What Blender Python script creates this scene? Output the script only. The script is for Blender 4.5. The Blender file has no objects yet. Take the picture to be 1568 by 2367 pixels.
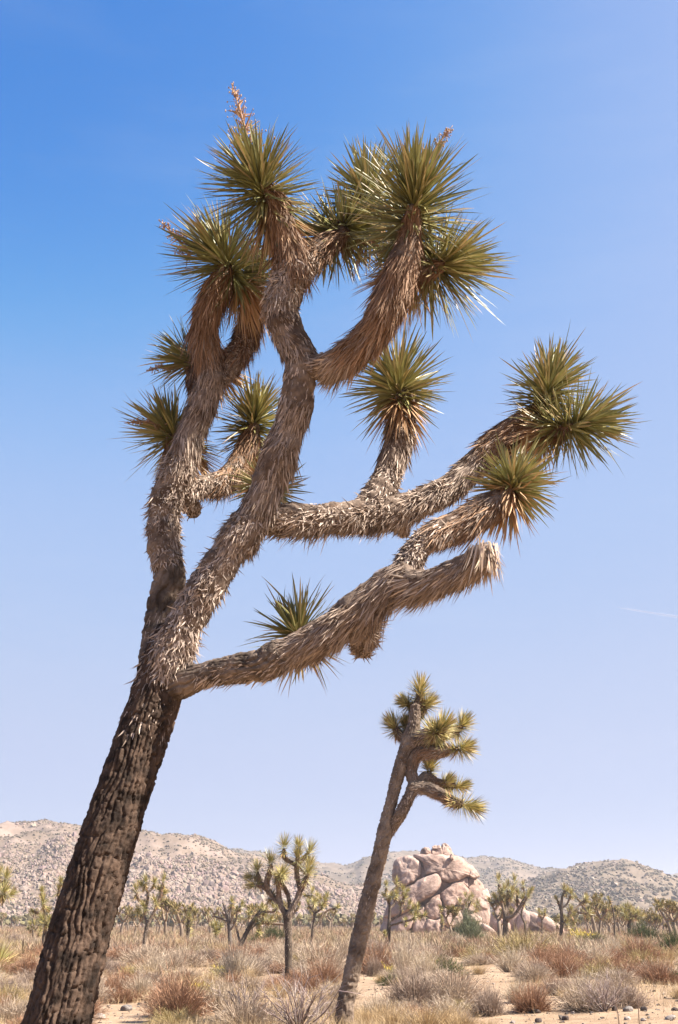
import bpy, math, random
import numpy as np
from mathutils import Vector, Matrix

random.seed(7)
rng = np.random.default_rng(7)
scene = bpy.context.scene
col = scene.collection

# ------------------------------------------------------------------ camera
CAMZ = 1.6
PITCH = math.radians(19.83)
LENS = 40.0
cam_d = bpy.data.cameras.new('camera')
cam = bpy.data.objects.new('camera', cam_d)
col.objects.link(cam)
cam.location = (0, 0, CAMZ)
cam.rotation_euler = (math.radians(90) + PITCH, 0, 0)
cam_d.sensor_fit = 'VERTICAL'
cam_d.sensor_height = 36.0
cam_d.lens = LENS
cam_d.clip_start = 0.1
cam_d.clip_end = 60000
scene.camera = cam

# ------------------------------------------------------------------ sky and sun
SUN_AZ = math.radians(102)      # clockwise from the view direction (+Y)
SUN_EL = math.radians(48)
world = bpy.data.worlds.new('World')
scene.world = world
world.use_nodes = True
nt = world.node_tree
nt.nodes.clear()
wo = nt.nodes.new('ShaderNodeOutputWorld')
bg = nt.nodes.new('ShaderNodeBackground')
sky = nt.nodes.new('ShaderNodeTexSky')
sky.sky_type = 'NISHITA'
sky.sun_disc = False
sky.sun_elevation = SUN_EL
sky.sun_rotation = SUN_AZ
sky.altitude = 1200
sky.air_density = 1.0
sky.dust_density = 3.5
sky.ozone_density = 3.0
# the film's response to the sky's colour, the same in every direction
CURVE_SCALE = 0.14
sc0 = nt.nodes.new('ShaderNodeVectorMath'); sc0.operation = 'SCALE'; sc0.inputs['Scale'].default_value = CURVE_SCALE
crv = nt.nodes.new('ShaderNodeRGBCurve')
CURVES = ([(0, 0), (.07, .004), (.102, .018), (.146, .132), (.175, .184), (.213, .207), (.274, .24), (.40, .25), (.45, .255), (1, .40)],
          [(0, 0), (.13, .08), (.17, .114), (.235, .228), (.283, .265), (.348, .280), (.427, .294), (.57, .30), (1, .40)],
          [(0, 0), (.25, .27), (.325, .352), (.43, .426), (.50, .435), (.60, .43), (.72, .428), (1, .47)])
for ci, pts in enumerate(CURVES):
    c = crv.mapping.curves[ci]
    c.points[0].location = pts[0]; c.points[1].location = pts[-1]
    for p in pts[1:-1]: c.points.new(*p)
crv.mapping.update()
sc1 = nt.nodes.new('ShaderNodeVectorMath'); sc1.operation = 'SCALE'; sc1.inputs['Scale'].default_value = 1 / CURVE_SCALE
nt.links.new(sky.outputs[0], sc0.inputs[0])
nt.links.new(sc0.outputs[0], crv.inputs['Color'])
nt.links.new(crv.outputs[0], sc1.inputs[0])
# a trace of cirrus all over the sky
wtc = nt.nodes.new('ShaderNodeTexCoord'); wmp = nt.nodes.new('ShaderNodeMapping'); wmp.inputs['Scale'].default_value = (1.2, 1.2, 7.0); wmp.inputs['Rotation'].default_value = (.25, .2, 0)
wnz = nt.nodes.new('ShaderNodeTexNoise'); wnz.inputs['Scale'].default_value = 2.4; wnz.inputs['Detail'].default_value = 7; wnz.inputs['Roughness'].default_value = .62
wmr = nt.nodes.new('ShaderNodeMapRange'); wmr.inputs['From Min'].default_value = .52; wmr.inputs['From Max'].default_value = .8; wmr.inputs['To Max'].default_value = .07
wmx = nt.nodes.new('ShaderNodeMix'); wmx.data_type = 'RGBA'; wmx.inputs[7].default_value = (2.9, 3.05, 3.4, 1)
nt.links.new(wtc.outputs['Generated'], wmp.inputs['Vector']); nt.links.new(wmp.outputs[0], wnz.inputs['Vector']); nt.links.new(wnz.outputs['Fac'], wmr.inputs['Value'])
nt.links.new(wmr.outputs[0], wmx.inputs[0]); nt.links.new(sc1.outputs[0], wmx.inputs[6]); nt.links.new(wmx.outputs[2], bg.inputs['Color'])
bg.inputs['Strength'].default_value = 0.085
nt.links.new(bg.outputs[0], wo.inputs['Surface'])

sun_d = bpy.data.lights.new('sun', 'SUN')
sun_d.energy = 5.0
sun_d.angle = math.radians(0.53)
sun_d.color = (1.0, 0.925, 0.83)
sun = bpy.data.objects.new('sun', sun_d)
col.objects.link(sun)
sdir = Vector((math.sin(SUN_AZ) * math.cos(SUN_EL), math.cos(SUN_AZ) * math.cos(SUN_EL), math.sin(SUN_EL)))
sun.rotation_euler = (-sdir).to_track_quat('-Z', 'Y').to_euler()
sun.location = (30, 0, 40)

vs = scene.view_settings
vs.view_transform = 'Standard'
vs.look = 'None'
vs.gamma = 1.0
vs.use_curve_mapping = False
vs.exposure = 1.72

# ------------------------------------------------------------------ photo measure -> place
# measurements were taken on a 1568 x 2367 print of the photograph
F = 2367 * LENS / 36.0
CX, CY = 784.0, 1183.5
FWD = np.array([0, math.cos(PITCH), math.sin(PITCH)])
UP = np.array([0, -math.sin(PITCH), math.cos(PITCH)])
RT = np.array([1.0, 0, 0])
HORIZON = CY + F * math.tan(PITCH)

def ray(px, py):
    return FWD + RT * ((px - CX) / F) + UP * ((CY - py) / F)

def at(px, py, Y):
    d = ray(px, py)
    t = Y / d[1]
    return np.array([0, 0, CAMZ]) + d * t, t

def ground_z(x, y):
    return (0.07 * np.sin(x * 0.31 + 1.3) * np.sin(y * 0.23) + 0.05 * np.sin(x * 0.9 + y * 0.4)) * np.clip((np.hypot(x, y) - 4) / 12, 0, 1)

def on_ground(px, Y):
    """ground point seen in the column px at distance Y"""
    py = HORIZON + 5
    for _ in range(12):
        d = ray(px, py)
        p = np.array([0, 0, CAMZ]) + d * (Y / d[1])
        gz = ground_z(p[0], p[1])
        t = Y / d[1]
        py += (p[2] - gz) * F / t
    return p, t

def ground_at(px, py):
    d = ray(px, py)
    t = -CAMZ / d[2]
    p = np.array([0, 0, CAMZ]) + d * t
    p[2] = ground_z(p[0], p[1])
    return p, t

# ------------------------------------------------------------------ numpy noise
def _hash(ix, iy, iz, seed):
    h = (ix * 374761393 + iy * 668265263 + iz * 2147483647 + seed * 1274126177) & 0xffffffff
    h = ((h ^ (h >> 13)) * 1274126177) & 0xffffffff
    h = h ^ (h >> 16)
    return (h & 0xffff) / 65535.0

def vnoise(p, seed=0):
    p = np.asarray(p, dtype=np.float64)
    i = np.floor(p).astype(np.int64)
    f = p - i
    u = f * f * (3 - 2 * f)
    r = 0
    for dx in (0, 1):
        wx = u[:, 0] if dx else 1 - u[:, 0]
        for dy in (0, 1):
            wy = u[:, 1] if dy else 1 - u[:, 1]
            for dz in (0, 1):
                wz = u[:, 2] if dz else 1 - u[:, 2]
                r = r + wx * wy * wz * _hash(i[:, 0] + dx, i[:, 1] + dy, i[:, 2] + dz, seed)
    return r * 2 - 1

def fbm(p, octv=4, seed=0, gain=0.5):
    r = 0; a = 1.0; q = np.array(p, dtype=np.float64)
    for k in range(octv):
        r = r + a * vnoise(q, seed + k * 17)
        q = q * 2.03 + 3.7
        a *= gain
    return r

def norm(v):
    return v / np.maximum(np.linalg.norm(v, axis=-1, keepdims=True), 1e-9)

# ------------------------------------------------------------------ mesh building
def mesh_from(name, V, polys, C=None, mat=None, smooth=True):
    V = np.asarray(V, dtype=np.float32)
    me = bpy.data.meshes.new(name)
    polys = [np.asarray(p, dtype=np.int32) for p in polys if len(p)]
    nl = sum(p.size for p in polys); nf = sum(len(p) for p in polys)
    me.vertices.add(len(V)); me.vertices.foreach_set('co', V.ravel())
    me.loops.add(nl); me.polygons.add(nf)
    li = np.concatenate([p.ravel() for p in polys])
    tot = np.concatenate([np.full(len(p), p.shape[1], dtype=np.int32) for p in polys])
    st = np.concatenate([[0], np.cumsum(tot)[:-1]]).astype(np.int32)
    me.loops.foreach_set('vertex_index', li)
    me.polygons.foreach_set('loop_start', st)
    me.polygons.foreach_set('loop_total', tot)
    me.polygons.foreach_set('use_smooth', np.full(nf, smooth))
    me.update(calc_edges=True)
    if C is not None:
        a = me.color_attributes.new('Col', 'FLOAT_COLOR', 'POINT')
        c4 = np.ones((len(V), 4), dtype=np.float32); c4[:, :3] = C
        a.data.foreach_set('color', c4.ravel())
    if mat: me.materials.append(mat)
    return me

class MB:
    """collects pieces of one mesh"""
    def __init__(s): s.V = []; s.P = {}; s.C = []; s.n = 0
    def add(s, V, polys, C=None):
        for p in polys:
            if len(p): s.P.setdefault(p.shape[1], []).append(np.asarray(p) + s.n)
        s.V.append(V)
        s.C.append(C if C is not None else np.full((len(V), 3), .5))
        s.n += len(V)
    def mesh(s, name, mat, origin=(0, 0, 0), smooth=True):
        V = np.concatenate(s.V) - np.asarray(origin)
        return mesh_from(name, V, [np.concatenate(p) for p in s.P.values()], np.concatenate(s.C), mat, smooth)
    def build(s, name, mat, parent=None, origin=(0, 0, 0), smooth=True):
        return link(name, s.mesh(name, mat, origin, smooth), parent)

def link(name, me, parent=None, loc=None):
    o = bpy.data.objects.new(name, me)
    col.objects.link(o)
    if parent is not None: o.parent = parent
    if loc is not None: o.location = loc
    return o

def tag(o, label=None, cat=None, group=None, kind=None):
    if label: o['label'] = label
    if cat: o['category'] = cat
    if group: o['group'] = group
    if kind: o['kind'] = kind
    return o

def empty(name, loc):
    o = bpy.data.objects.new(name, None)
    o.empty_display_size = 0.2
    o.location = loc
    col.objects.link(o)
    return o

def copy_tree(o, parent=None):
    c = o.copy(); col.objects.link(c); c.parent = parent
    for ch in o.children: copy_tree(ch, c)
    return c

# ------------------------------------------------------------------ materials
def mat_base(name):
    m = bpy.data.materials.new(name); m.use_nodes = True
    n = m.node_tree; b = n.nodes['Principled BSDF']
    return m, n, b

def mat_attr(name, rough=0.6, spec=0.3, translucent=0.0, var=0.0, scale=30.0, bump=0.0):
    """colour of each blade or stone is its own, carried by the mesh"""
    m, n, b = mat_base(name)
    a = n.nodes.new('ShaderNodeAttribute'); a.attribute_name = 'Col'
    src = a.outputs['Color']
    if var > 0 or bump > 0:
        tc = n.nodes.new('ShaderNodeTexCoord')
        nz = n.nodes.new('ShaderNodeTexNoise'); nz.inputs['Scale'].default_value = scale
        nz.inputs['Detail'].default_value = 5; nz.inputs['Roughness'].default_value = .65
        n.links.new(tc.outputs['Object'], nz.inputs['Vector'])
        if var > 0:
            mr = n.nodes.new('ShaderNodeMapRange')
            mr.inputs['From Min'].default_value = .25; mr.inputs['From Max'].default_value = .75
            mr.inputs['To Min'].default_value = 1 - var; mr.inputs['To Max'].default_value = 1 + var
            n.links.new(nz.outputs['Fac'], mr.inputs['Value'])
            mx = n.nodes.new('ShaderNodeVectorMath'); mx.operation = 'SCALE'
            n.links.new(src, mx.inputs[0]); n.links.new(mr.outputs[0], mx.inputs['Scale'])
            src = mx.outputs[0]
        if bump > 0:
            bp = n.nodes.new('ShaderNodeBump'); bp.inputs['Strength'].default_value = .8
            bp.inputs['Distance'].default_value = bump
            n.links.new(nz.outputs['Fac'], bp.inputs['Height'])
            n.links.new(bp.outputs[0], b.inputs['Normal'])
    n.links.new(src, b.inputs['Base Color'])
    b.inputs['Roughness'].default_value = rough
    b.inputs['Specular IOR Level'].default_value = spec
    if translucent > 0:
        t = n.nodes.new('ShaderNodeBsdfTranslucent'); n.links.new(src, t.inputs['Color'])
        ms = n.nodes.new('ShaderNodeMixShader'); ms.inputs[0].default_value = translucent
        n.links.new(b.outputs[0], ms.inputs[1]); n.links.new(t.outputs[0], ms.inputs[2])
        n.links.new(ms.outputs[0], n.nodes['Material Output'].inputs['Surface'])
    return m

M_LEAF = mat_attr('green_leaf', .46, .42, .12)
M_DEAD = mat_attr('dead_leaf', .7, .25, .08)
M_BARK = mat_attr('bark', .9, .15, 0, .35, 60, .006)
M_LIMB = mat_attr('limb_bark', .9, .15, 0, .35, 45, .008)
M_SHRUB = mat_attr('shrub_twigs', .8, .15, .15)
M_FAR = mat_attr('far_foliage', .75, .2, .1)
M_ROCK = mat_attr('granite', .85, .2, 0, .30, 2.2, .16)
M_STONE = mat_attr('small_stone', .8, .25, 0, .3, 14, .01)
M_SLOPE = mat_attr('hill_scatter', .9, .1)

def mat_ground():
    m, n, b = mat_base('desert_sand')
    tc = n.nodes.new('ShaderNodeTexCoord')
    def noise(scale, det=6, rough=.6):
        z = n.nodes.new('ShaderNodeTexNoise'); z.inputs['Scale'].default_value = scale
        z.inputs['Detail'].default_value = det; z.inputs['Roughness'].default_value = rough
        n.links.new(tc.outputs['Object'], z.inputs['Vector']); return z
    a = noise(.22); c = noise(3.0); d = noise(28, 3)
    r1 = n.nodes.new('ShaderNodeValToRGB')
    r1.color_ramp.elements[0].position = .35; r1.color_ramp.elements[0].color = (.27, .19, .125, 1)
    r1.color_ramp.elements[1].position = .65; r1.color_ramp.elements[1].color = (.37, .275, .195, 1)
    n.links.new(a.outputs['Fac'], r1.inputs['Fac'])
    r2 = n.nodes.new('ShaderNodeValToRGB')
    r2.color_ramp.elements[0].position = .3; r2.color_ramp.elements[0].color = (.72, .68, .62, 1)
    r2.color_ramp.elements[1].position = .7; r2.color_ramp.elements[1].color = (1.05, 1.03, 1.0, 1)
    n.links.new(c.outputs['Fac'], r2.inputs['Fac'])
    mx = n.nodes.new('ShaderNodeMix'); mx.data_type = 'RGBA'; mx.blend_type = 'MULTIPLY'
    mx.inputs[0].default_value = 1
    n.links.new(r1.outputs[0], mx.inputs[6]); n.links.new(r2.outputs[0], mx.inputs[7])
    n.links.new(mx.outputs[2], b.inputs['Base Color'])
    bp = n.nodes.new('ShaderNodeBump'); bp.inputs['Distance'].default_value = .03; bp.inputs['Strength'].default_value = .7
    n.links.new(d.outputs['Fac'], bp.inputs['Height']); n.links.new(bp.outputs[0], b.inputs['Normal'])
    b.inputs['Roughness'].default_value = .95; b.inputs['Specular IOR Level'].default_value = .1
    return m

def mat_hill(name, c0, c1, c2, scale):
    m, n, b = mat_base(name)
    tc = n.nodes.new('ShaderNodeTexCoord')
    z = n.nodes.new('ShaderNodeTexNoise'); z.inputs['Scale'].default_value = scale
    z.inputs['Detail'].default_value = 9; z.inputs['Roughness'].default_value = .7
    n.links.new(tc.outputs['Object'], z.inputs['Vector'])
    r = n.nodes.new('ShaderNodeValToRGB'); e = r.color_ramp.elements
    e[0].position = .36; e[0].color = (*c0, 1); e[1].position = .64; e[1].color = (*c2, 1)
    k = e.new(.5); k.color = (*c1, 1)
    n.links.new(z.outputs['Fac'], r.inputs['Fac'])
    n.links.new(r.outputs[0], b.inputs['Base Color'])
    b.inputs['Roughness'].default_value = .95; b.inputs['Specular IOR Level'].default_value = .05
    return m

M_GROUND = mat_ground()

# ------------------------------------------------------------------ ground sheet
def build_ground():
    rr = np.concatenate([np.linspace(0.5, 140, 180), np.geomspace(145, 30000, 60)])
    na = 360
    th = np.linspace(0, 2 * np.pi, na, endpoint=False)
    R, T = np.meshgrid(rr, th, indexing='ij')
    X = R * np.sin(T); Y = R * np.cos(T)
    fade = np.clip((160 - R) / 60, 0, 1)
    Z = ground_z(X, Y) * fade
    V = np.stack([X, Y, Z], -1).reshape(-1, 3)
    V = np.concatenate([V, [[0, 0, 0]]])
    i = np.arange(len(rr) - 1)[:, None] * na; j = np.arange(na)[None, :]; j2 = (j + 1) % na
    Q = np.stack([i + j, i + j2, i + na + j2, i + na + j], -1).reshape(-1, 4)[:, ::-1]
    c = len(V) - 1
    Tt = np.stack([np.full(na, c), np.arange(na), (np.arange(na) + 1) % na], -1)[:, ::-1]
    o = link('ground', mesh_from('ground', V, [Q, Tt], None, M_GROUND))
    tag(o, 'pale sandy desert floor stretching to the hills', 'ground', kind='structure')
build_ground()

# ------------------------------------------------------------------ hills
ICO_V = None
def ico():
    global ICO_V, ICO_F
    if ICO_V is None:
        p = (1 + 5 ** .5) / 2
        v = np.array([[-1, p, 0], [1, p, 0], [-1, -p, 0], [1, -p, 0], [0, -1, p], [0, 1, p], [0, -1, -p], [0, 1, -p],
                      [p, 0, -1], [p, 0, 1], [-p, 0, -1], [-p, 0, 1]], float)
        ICO_V = norm(v)
        ICO_F = np.array([[0, 11, 5], [0, 5, 1], [0, 1, 7], [0, 7, 10], [0, 10, 11], [1, 5, 9], [5, 11, 4], [11, 10, 2],
                          [10, 7, 6], [7, 1, 8], [3, 9, 4], [3, 4, 2], [3, 2, 6], [3, 6, 8], [3, 8, 9], [4, 9, 5],
                          [2, 4, 11], [6, 2, 10], [8, 6, 7], [9, 8, 1]])
    return ICO_V, ICO_F
OCT_V = np.array([[1, 0, 0], [-.5, .87, 0], [-.5, -.87, 0], [.35, .6, .8], [-.7, 0, .8], [.35, -.6, .8]], float)
OCT_F = np.array([[0, 3, 5], [1, 4, 3], [2, 5, 4], [0, 1, 3], [1, 2, 4], [2, 0, 5], [3, 4, 5]])

def scatter_lumps(P, size, aspect, cols, base_v, base_f, jitter=.25):
    """many small lumps joined; P (N,3)"""
    N = len(P); k = len(base_v)
    a = rng.uniform(0, 2 * np.pi, N); ca, sa = np.cos(a), np.sin(a)
    sc = size[:, None] * np.stack([rng.uniform(.8, 1.25, N), rng.uniform(.8, 1.25, N), aspect * rng.uniform(.75, 1.3, N)], -1)
    v = base_v[None] * (1 + rng.uniform(-jitter, jitter, (N, k, 1)))
    v = v * sc[:, None, :]
    x = v[..., 0] * ca[:, None] - v[..., 1] * sa[:, None]
    y = v[..., 0] * sa[:, None] + v[..., 1] * ca[:, None]
    V = np.stack([x, y, v[..., 2]], -1) + P[:, None, :]
    Fc = base_f[None] + (np.arange(N) * k)[:, None, None]
    C = np.repeat(cols[:, None, :], k, 1)
    return V.reshape(-1, 3), Fc.reshape(-1, 3), C.reshape(-1, 3)

class Hill:
    def __init__(s, name, label, sky_px, r_foot, r_ridge, r_back, mat, seed, rough, nA=420, nR=110, prof=1.0):
        pts = []
        for px, py in sky_px:
            d = ray(px, py); az = math.atan2(d[0], d[1]); el = d[2] / math.hypot(d[0], d[1])
            pts.append((az, el))
        s.az = np.array([p[0] for p in pts]); s.el = np.array([p[1] for p in pts])
        s.rf, s.rr, s.rb, s.seed, s.rough, s.prof = r_foot, r_ridge, r_back, seed, rough, prof
        A = np.linspace(s.az[0], s.az[-1], nA)
        R = np.concatenate([np.linspace(r_foot * .97, r_ridge, int(nR * .75)), np.linspace(r_ridge, r_back, nR - int(nR * .75) + 1)[1:]])
        AA, RR = np.meshgrid(A, R, indexing='ij')
        Z = s.h(AA.ravel(), RR.ravel())
        V = np.stack([RR.ravel() * np.sin(AA.ravel()), RR.ravel() * np.cos(AA.ravel()), Z], -1)
        n2 = len(R)
        i = np.arange(nA - 1)[:, None] * n2; j = np.arange(n2 - 1)[None]
        Q = np.stack([i + j, i + j + 1, i + n2 + j + 1, i + n2 + j], -1).reshape(-1, 4)[:, ::-1]
        o = link(name, mesh_from(name, V, [Q], None, mat))
        tag(o, label, 'hill', kind='structure')
    def h(s, a, r):
        el = np.interp(a, s.az, s.el)
        # soften the interpolation a little with noise so that the crest is not faceted
        H = CAMZ + s.rr * el
        t = np.clip((r - s.rf) / (s.rr - s.rf), 0, 1)
        p = np.where(r <= s.rr, (0.45 * t + 0.55 * t * t * (3 - 2 * t)) ** s.prof, 1)
        tb = np.clip((r - s.rr) / (s.rb - s.rr), 0, 1)
        p = p * (1 - tb ** 1.5)
        x = r * np.sin(a); y = r * np.cos(a)
        q = np.stack([x / (s.rr * .07), y / (s.rr * .11), np.zeros_like(x)], -1)
        ridge = 1 - 2 * np.abs(fbm(q, 3, s.seed))
        n = fbm(q * 4, 4, s.seed + 5)
        env = np.clip(np.minimum(t * 3, 1), 0, 1) * (1 - .72 * np.clip((t - .75) / .25, 0, 1))
        z = H * p + s.rough * env * (ridge * 5.5 + n * 3.0) * (s.rr / 900) - 3 * (1 - np.clip(t * 8, 0, 1)) - tb * 10
        return z

M_HILL_L = mat_hill('hill_rock', (.125, .092, .064), (.18, .135, .102), (.24, .178, .145), .035)
M_HILL_M = mat_hill('hill_dry', (.102, .08, .058), (.143, .111, .084), (.188, .145, .113), .03)
M_HILL_R = mat_hill('hill_scrub', (.105, .08, .056), (.15, .116, .085), (.195, .15, .112), .04)
M_HILL_F = mat_hill('hill_far', (.14, .12, .08), (.18, .15, .11), (.22, .18, .13), .01)

hill_l = Hill('hill', 'bouldery pink mountain slope behind the leaning trunk',
    [(-700, 2060), (-500, 1965), (-300, 1930), (-100, 1916), (0, 1912), (60, 1908), (120, 1908), (190, 1916), (260, 1924),
     (330, 1930), (400, 1935), (470, 1946), (505, 1957), (540, 1972), (570, 1983), (640, 2002), (720, 2027), (800, 2052), (900, 2085), (1000, 2110), (1100, 2126)],
    400, 900, 1500, M_HILL_L, 3, 1.0)
hill_m = Hill('hill', 'middle grey-brown ridge rising behind the boulder outcrop',
    [(100, 2050), (300, 1995), (450, 1973), (540, 1971), (600, 1975), (660, 1985), (720, 1995), (760, 2000), (785, 2002), (800, 2003), (822, 1996), (840, 1985),
     (870, 1977), (910, 1975), (950, 1972), (1000, 1975), (1080, 1985), (1150, 1983), (1180, 1986), (1220, 2000), (1270, 2012),
     (1310, 2018), (1400, 2035), (1550, 2065), (1800, 2090), (2100, 2125)],
    850, 1500, 2300, M_HILL_M, 11, .8)
hill_r = Hill('hill', 'scrub-dotted rounded hill beyond the far trees',
    [(1020, 2126), (1100, 2092), (1180, 2062), (1260, 2030), (1310, 2016), (1335, 2008), (1360, 2003), (1390, 2000), (1420, 1997), (1450, 1997), (1475, 2002), (1490, 2009),
     (1520, 2025), (1568, 2046), (1650, 2072), (1800, 2105), (1900, 2126)],
    560, 1050, 1600, M_HILL_R, 23, .9)
hill_f = Hill('hill', 'distant hazy blue ridge past the scrub-dotted hill',
    [(1200, 2110), (1300, 2060), (1450, 2040), (1500, 2034), (1545, 2028), (1568, 2022), (1640, 2010), (1760, 2012), (2000, 2040), (2300, 2110)],
    1750, 2400, 3100, M_HILL_F, 31, .8, 160, 60)

def hill_points(hill, n, px0, px1, t0, t1, pw=1.0):
    d0 = ray(px0, HORIZON); d1 = ray(px1, HORIZON)
    a = rng.uniform(math.atan2(d0[0], d0[1]), math.atan2(d1[0], d1[1]), n)
    t = t0 + (t1 - t0) * rng.uniform(0, 1, n) ** pw
    r = hill.rf + t * (hill.rr - hill.rf)
    z = hill.h(a, r)
    return np.stack([r * np.sin(a), r * np.cos(a), z], -1), t, a

def hill_cover():
    iv, jf = ico()
    def cols(n, base, v):
        b = np.array(base)[None] * (1 + rng.uniform(-v, v, (n, 1))); return b * (1 + rng.uniform(-.06, .06, (n, 3)))
    # boulders on the left mountain
    P, t, a = hill_points(hill_l, 85000, -180, 1000, .02, .98)
    m = vnoise(np.stack([P[:, 0] / 70, P[:, 1] / 60, P[:, 0] * 0], -1), 5)
    d = np.exp(-((t - .36) / .24) ** 2) + .5 * m - .1
    keep = d > rng.uniform(.1, 1.25, len(t))
    P = P[keep]; n = len(P)
    sz = (rng.gamma(1.5, .18, n) + .16) * (1 + .7 * np.clip(m[keep], 0, 1) * (rng.uniform(0, 1, n) < .3))
    mb = MB(); V, Fc, C = scatter_lumps(P + np.array([0, 0, .2]) * sz[:, None], sz, 1.15, cols(n, (.225, .17, .142), .16), iv, jf, .28)
    mb.add(V, [Fc], C)
    o = mb.build('hillside_boulders', M_SLOPE, smooth=False)
    tag(o, 'countless pale pink boulders strewn over the mountain slope behind the trunk', 'boulders', kind='stuff')
    # scrub on each hill
    for hill, n, px0, px1, s0, s1, c, lab in (
        (hill_l, 26000, -200, 1000, .4, 1.1, (.125, .10, .07), 'dull olive scrub dotting the bouldery mountain slope behind the trunk'),
        (hill_m, 12000, 350, 1700, .9, 2.2, (.125, .104, .074), 'dull scrub dotting the middle grey-brown ridge'),
        (hill_r, 11000, 1080, 1800, .7, 1.9, (.118, .094, .07), 'olive scrub dotting the rounded hill beyond the far trees')):
        P, t, a = hill_points(hill, n, px0, px1, 0, 1.0)
        cl = fbm(np.stack([P[:, 0] / 55, P[:, 1] / 55, P[:, 0] * 0], -1), 3, 15); kp = cl + rng.normal(0, .35, len(P)) > -.12; P = P[kp]
        sz = rng.uniform(s0, s1, len(P))
        mb = MB(); V, Fc, C = scatter_lumps(P - np.array([0, 0, .15]) * sz[:, None], sz, .9, cols(len(P), c, .35), OCT_V, OCT_F, .2)
        mb.add(V, [Fc], C)
        o = mb.build('hillside_scrub', M_SLOPE, smooth=False)
        tag(o, lab, 'scrub', kind='stuff')
    # a few pale rocks on the right and middle hill
    for hill, n, px0, px1, c, lab in ((hill_r, 2500, 1080, 1800, (.26, .21, .165), 'small pale stones lying on the rounded hill beyond the far trees'),
                           (hill_m, 2500, 350, 1500, (.25, .20, .16), 'small pale stones lying on the middle grey-brown ridge')):
        P, t, a = hill_points(hill, n, px0, px1, 0, .97)
        sz = rng.gamma(2., .28, len(P)) + .3
        mb = MB(); V, Fc, C = scatter_lumps(P, sz, .9, cols(len(P), c, .2), OCT_V, OCT_F, .25)
        mb.add(V, [Fc], C)
        o = mb.build('hillside_stones', M_SLOPE, smooth=False)
        tag(o, lab, 'stones', kind='stuff')
hill_cover()

# ------------------------------------------------------------------ blades (leaves, thatch, twigs, grass)
def blades(base, d, L, W, bend, c0, c1, rows=(0, .45, .8), prof=(1, .9, .5), fold=0.0, up=None):
    """tapering leaf blades; returns V, quads, tris, C"""
    base = np.asarray(base); d = norm(np.asarray(d)); N = len(base)
    L = np.broadcast_to(L, (N,)); W = np.broadcast_to(W, (N,))
    rv = norm(rng.normal(size=(N, 3))) if up is None else up
    side = norm(np.cross(d, rv)); nrm = np.cross(side, d)
    k = 3 if fold else 2
    V = []; C = []
    for s, w in zip(rows, prof):
        ctr = base + d * (L * s)[:, None] + bend * (s * s)
        cc = c0 * (1 - s) + c1 * s
        off = side * (W * w * .5)[:, None]
        if fold:
            lift = nrm * (W * w * fold)[:, None]
            V += [ctr - off + lift, ctr, ctr + off + lift]; C += [cc, cc, cc]
        else:
            V += [ctr - off, ctr + off]; C += [cc, cc]
    V.append(base + d * L[:, None] + bend); C.append(c1 + c0 * 0)
    m = len(V)
    V = np.stack(V, 1); C = np.stack(C, 1)
    q = []; t = []
    nr = len(rows)
    for r in range(nr - 1):
        for j in range(k - 1):
            a = r * k + j; q.append([a, a + 1, a + k + 1, a + k])
    for j in range(k - 1):
        a = (nr - 1) * k + j; t.append([a, a + 1, m - 1])
    off = (np.arange(N) * m)[:, None, None]
    Q = (np.array(q)[None] + off).reshape(-1, 4) if q else np.zeros((0, 4), int)
    T = (np.array(t)[None] + off).reshape(-1, 3)
    return V.reshape(-1, 3), [Q, T], C.reshape(-1, 3)

def jcol(c, n, v=.2, hue=.05):
    return np.array(c)[None] * (1 + rng.uniform(-v, v, (n, 1))) * (1 + rng.uniform(-hue, hue, (n, 3)))

# ------------------------------------------------------------------ limbs
def spline(pts, step):
    """Catmull-Rom through rows of (x,y,z,r), resampled to about step"""
    P = np.array(pts, float)
    if len(P) == 2: P = np.array([P[0], (P[0] + P[1]) / 2, P[1]])
    E = np.concatenate([[2 * P[0] - P[1]], P, [2 * P[-1] - P[-2]]])
    out = []
    for i in range(len(P) - 1):
        a, b, c, e = E[i:i + 4]
        n = max(2, int(np.linalg.norm(c[:3] - b[:3]) / (step * .5)))
        t = np.linspace(0, 1, n, endpoint=False)[:, None]
        out.append(.5 * (2 * b + (c - a) * t + (2 * a - 5 * b + 4 * c - e) * t ** 2 + (3 * b - a - 3 * c + e) * t ** 3))
    out.append(P[-1:])
    Q = np.concatenate(out)
    s = np.concatenate([[0], np.cumsum(np.linalg.norm(np.diff(Q[:, :3], axis=0), axis=1))])
    n = max(3, int(s[-1] / step) + 1)
    u = np.linspace(0, s[-1], n)
    return np.stack([np.interp(u, s, Q[:, k]) for k in range(4)], -1), u

def frames(P):
    T = norm(np.gradient(P[:, :3], axis=0))
    x = np.cross(T[0], [0, 1, 0.01]); x = x / np.linalg.norm(x)
    X = [x]
    for i in range(1, len(T)):
        x = X[-1] - T[i] * np.dot(X[-1], T[i]); x = x / np.linalg.norm(x); X.append(x)
    X = np.array(X); Y = np.cross(T, X)
    return T, X, Y

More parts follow.
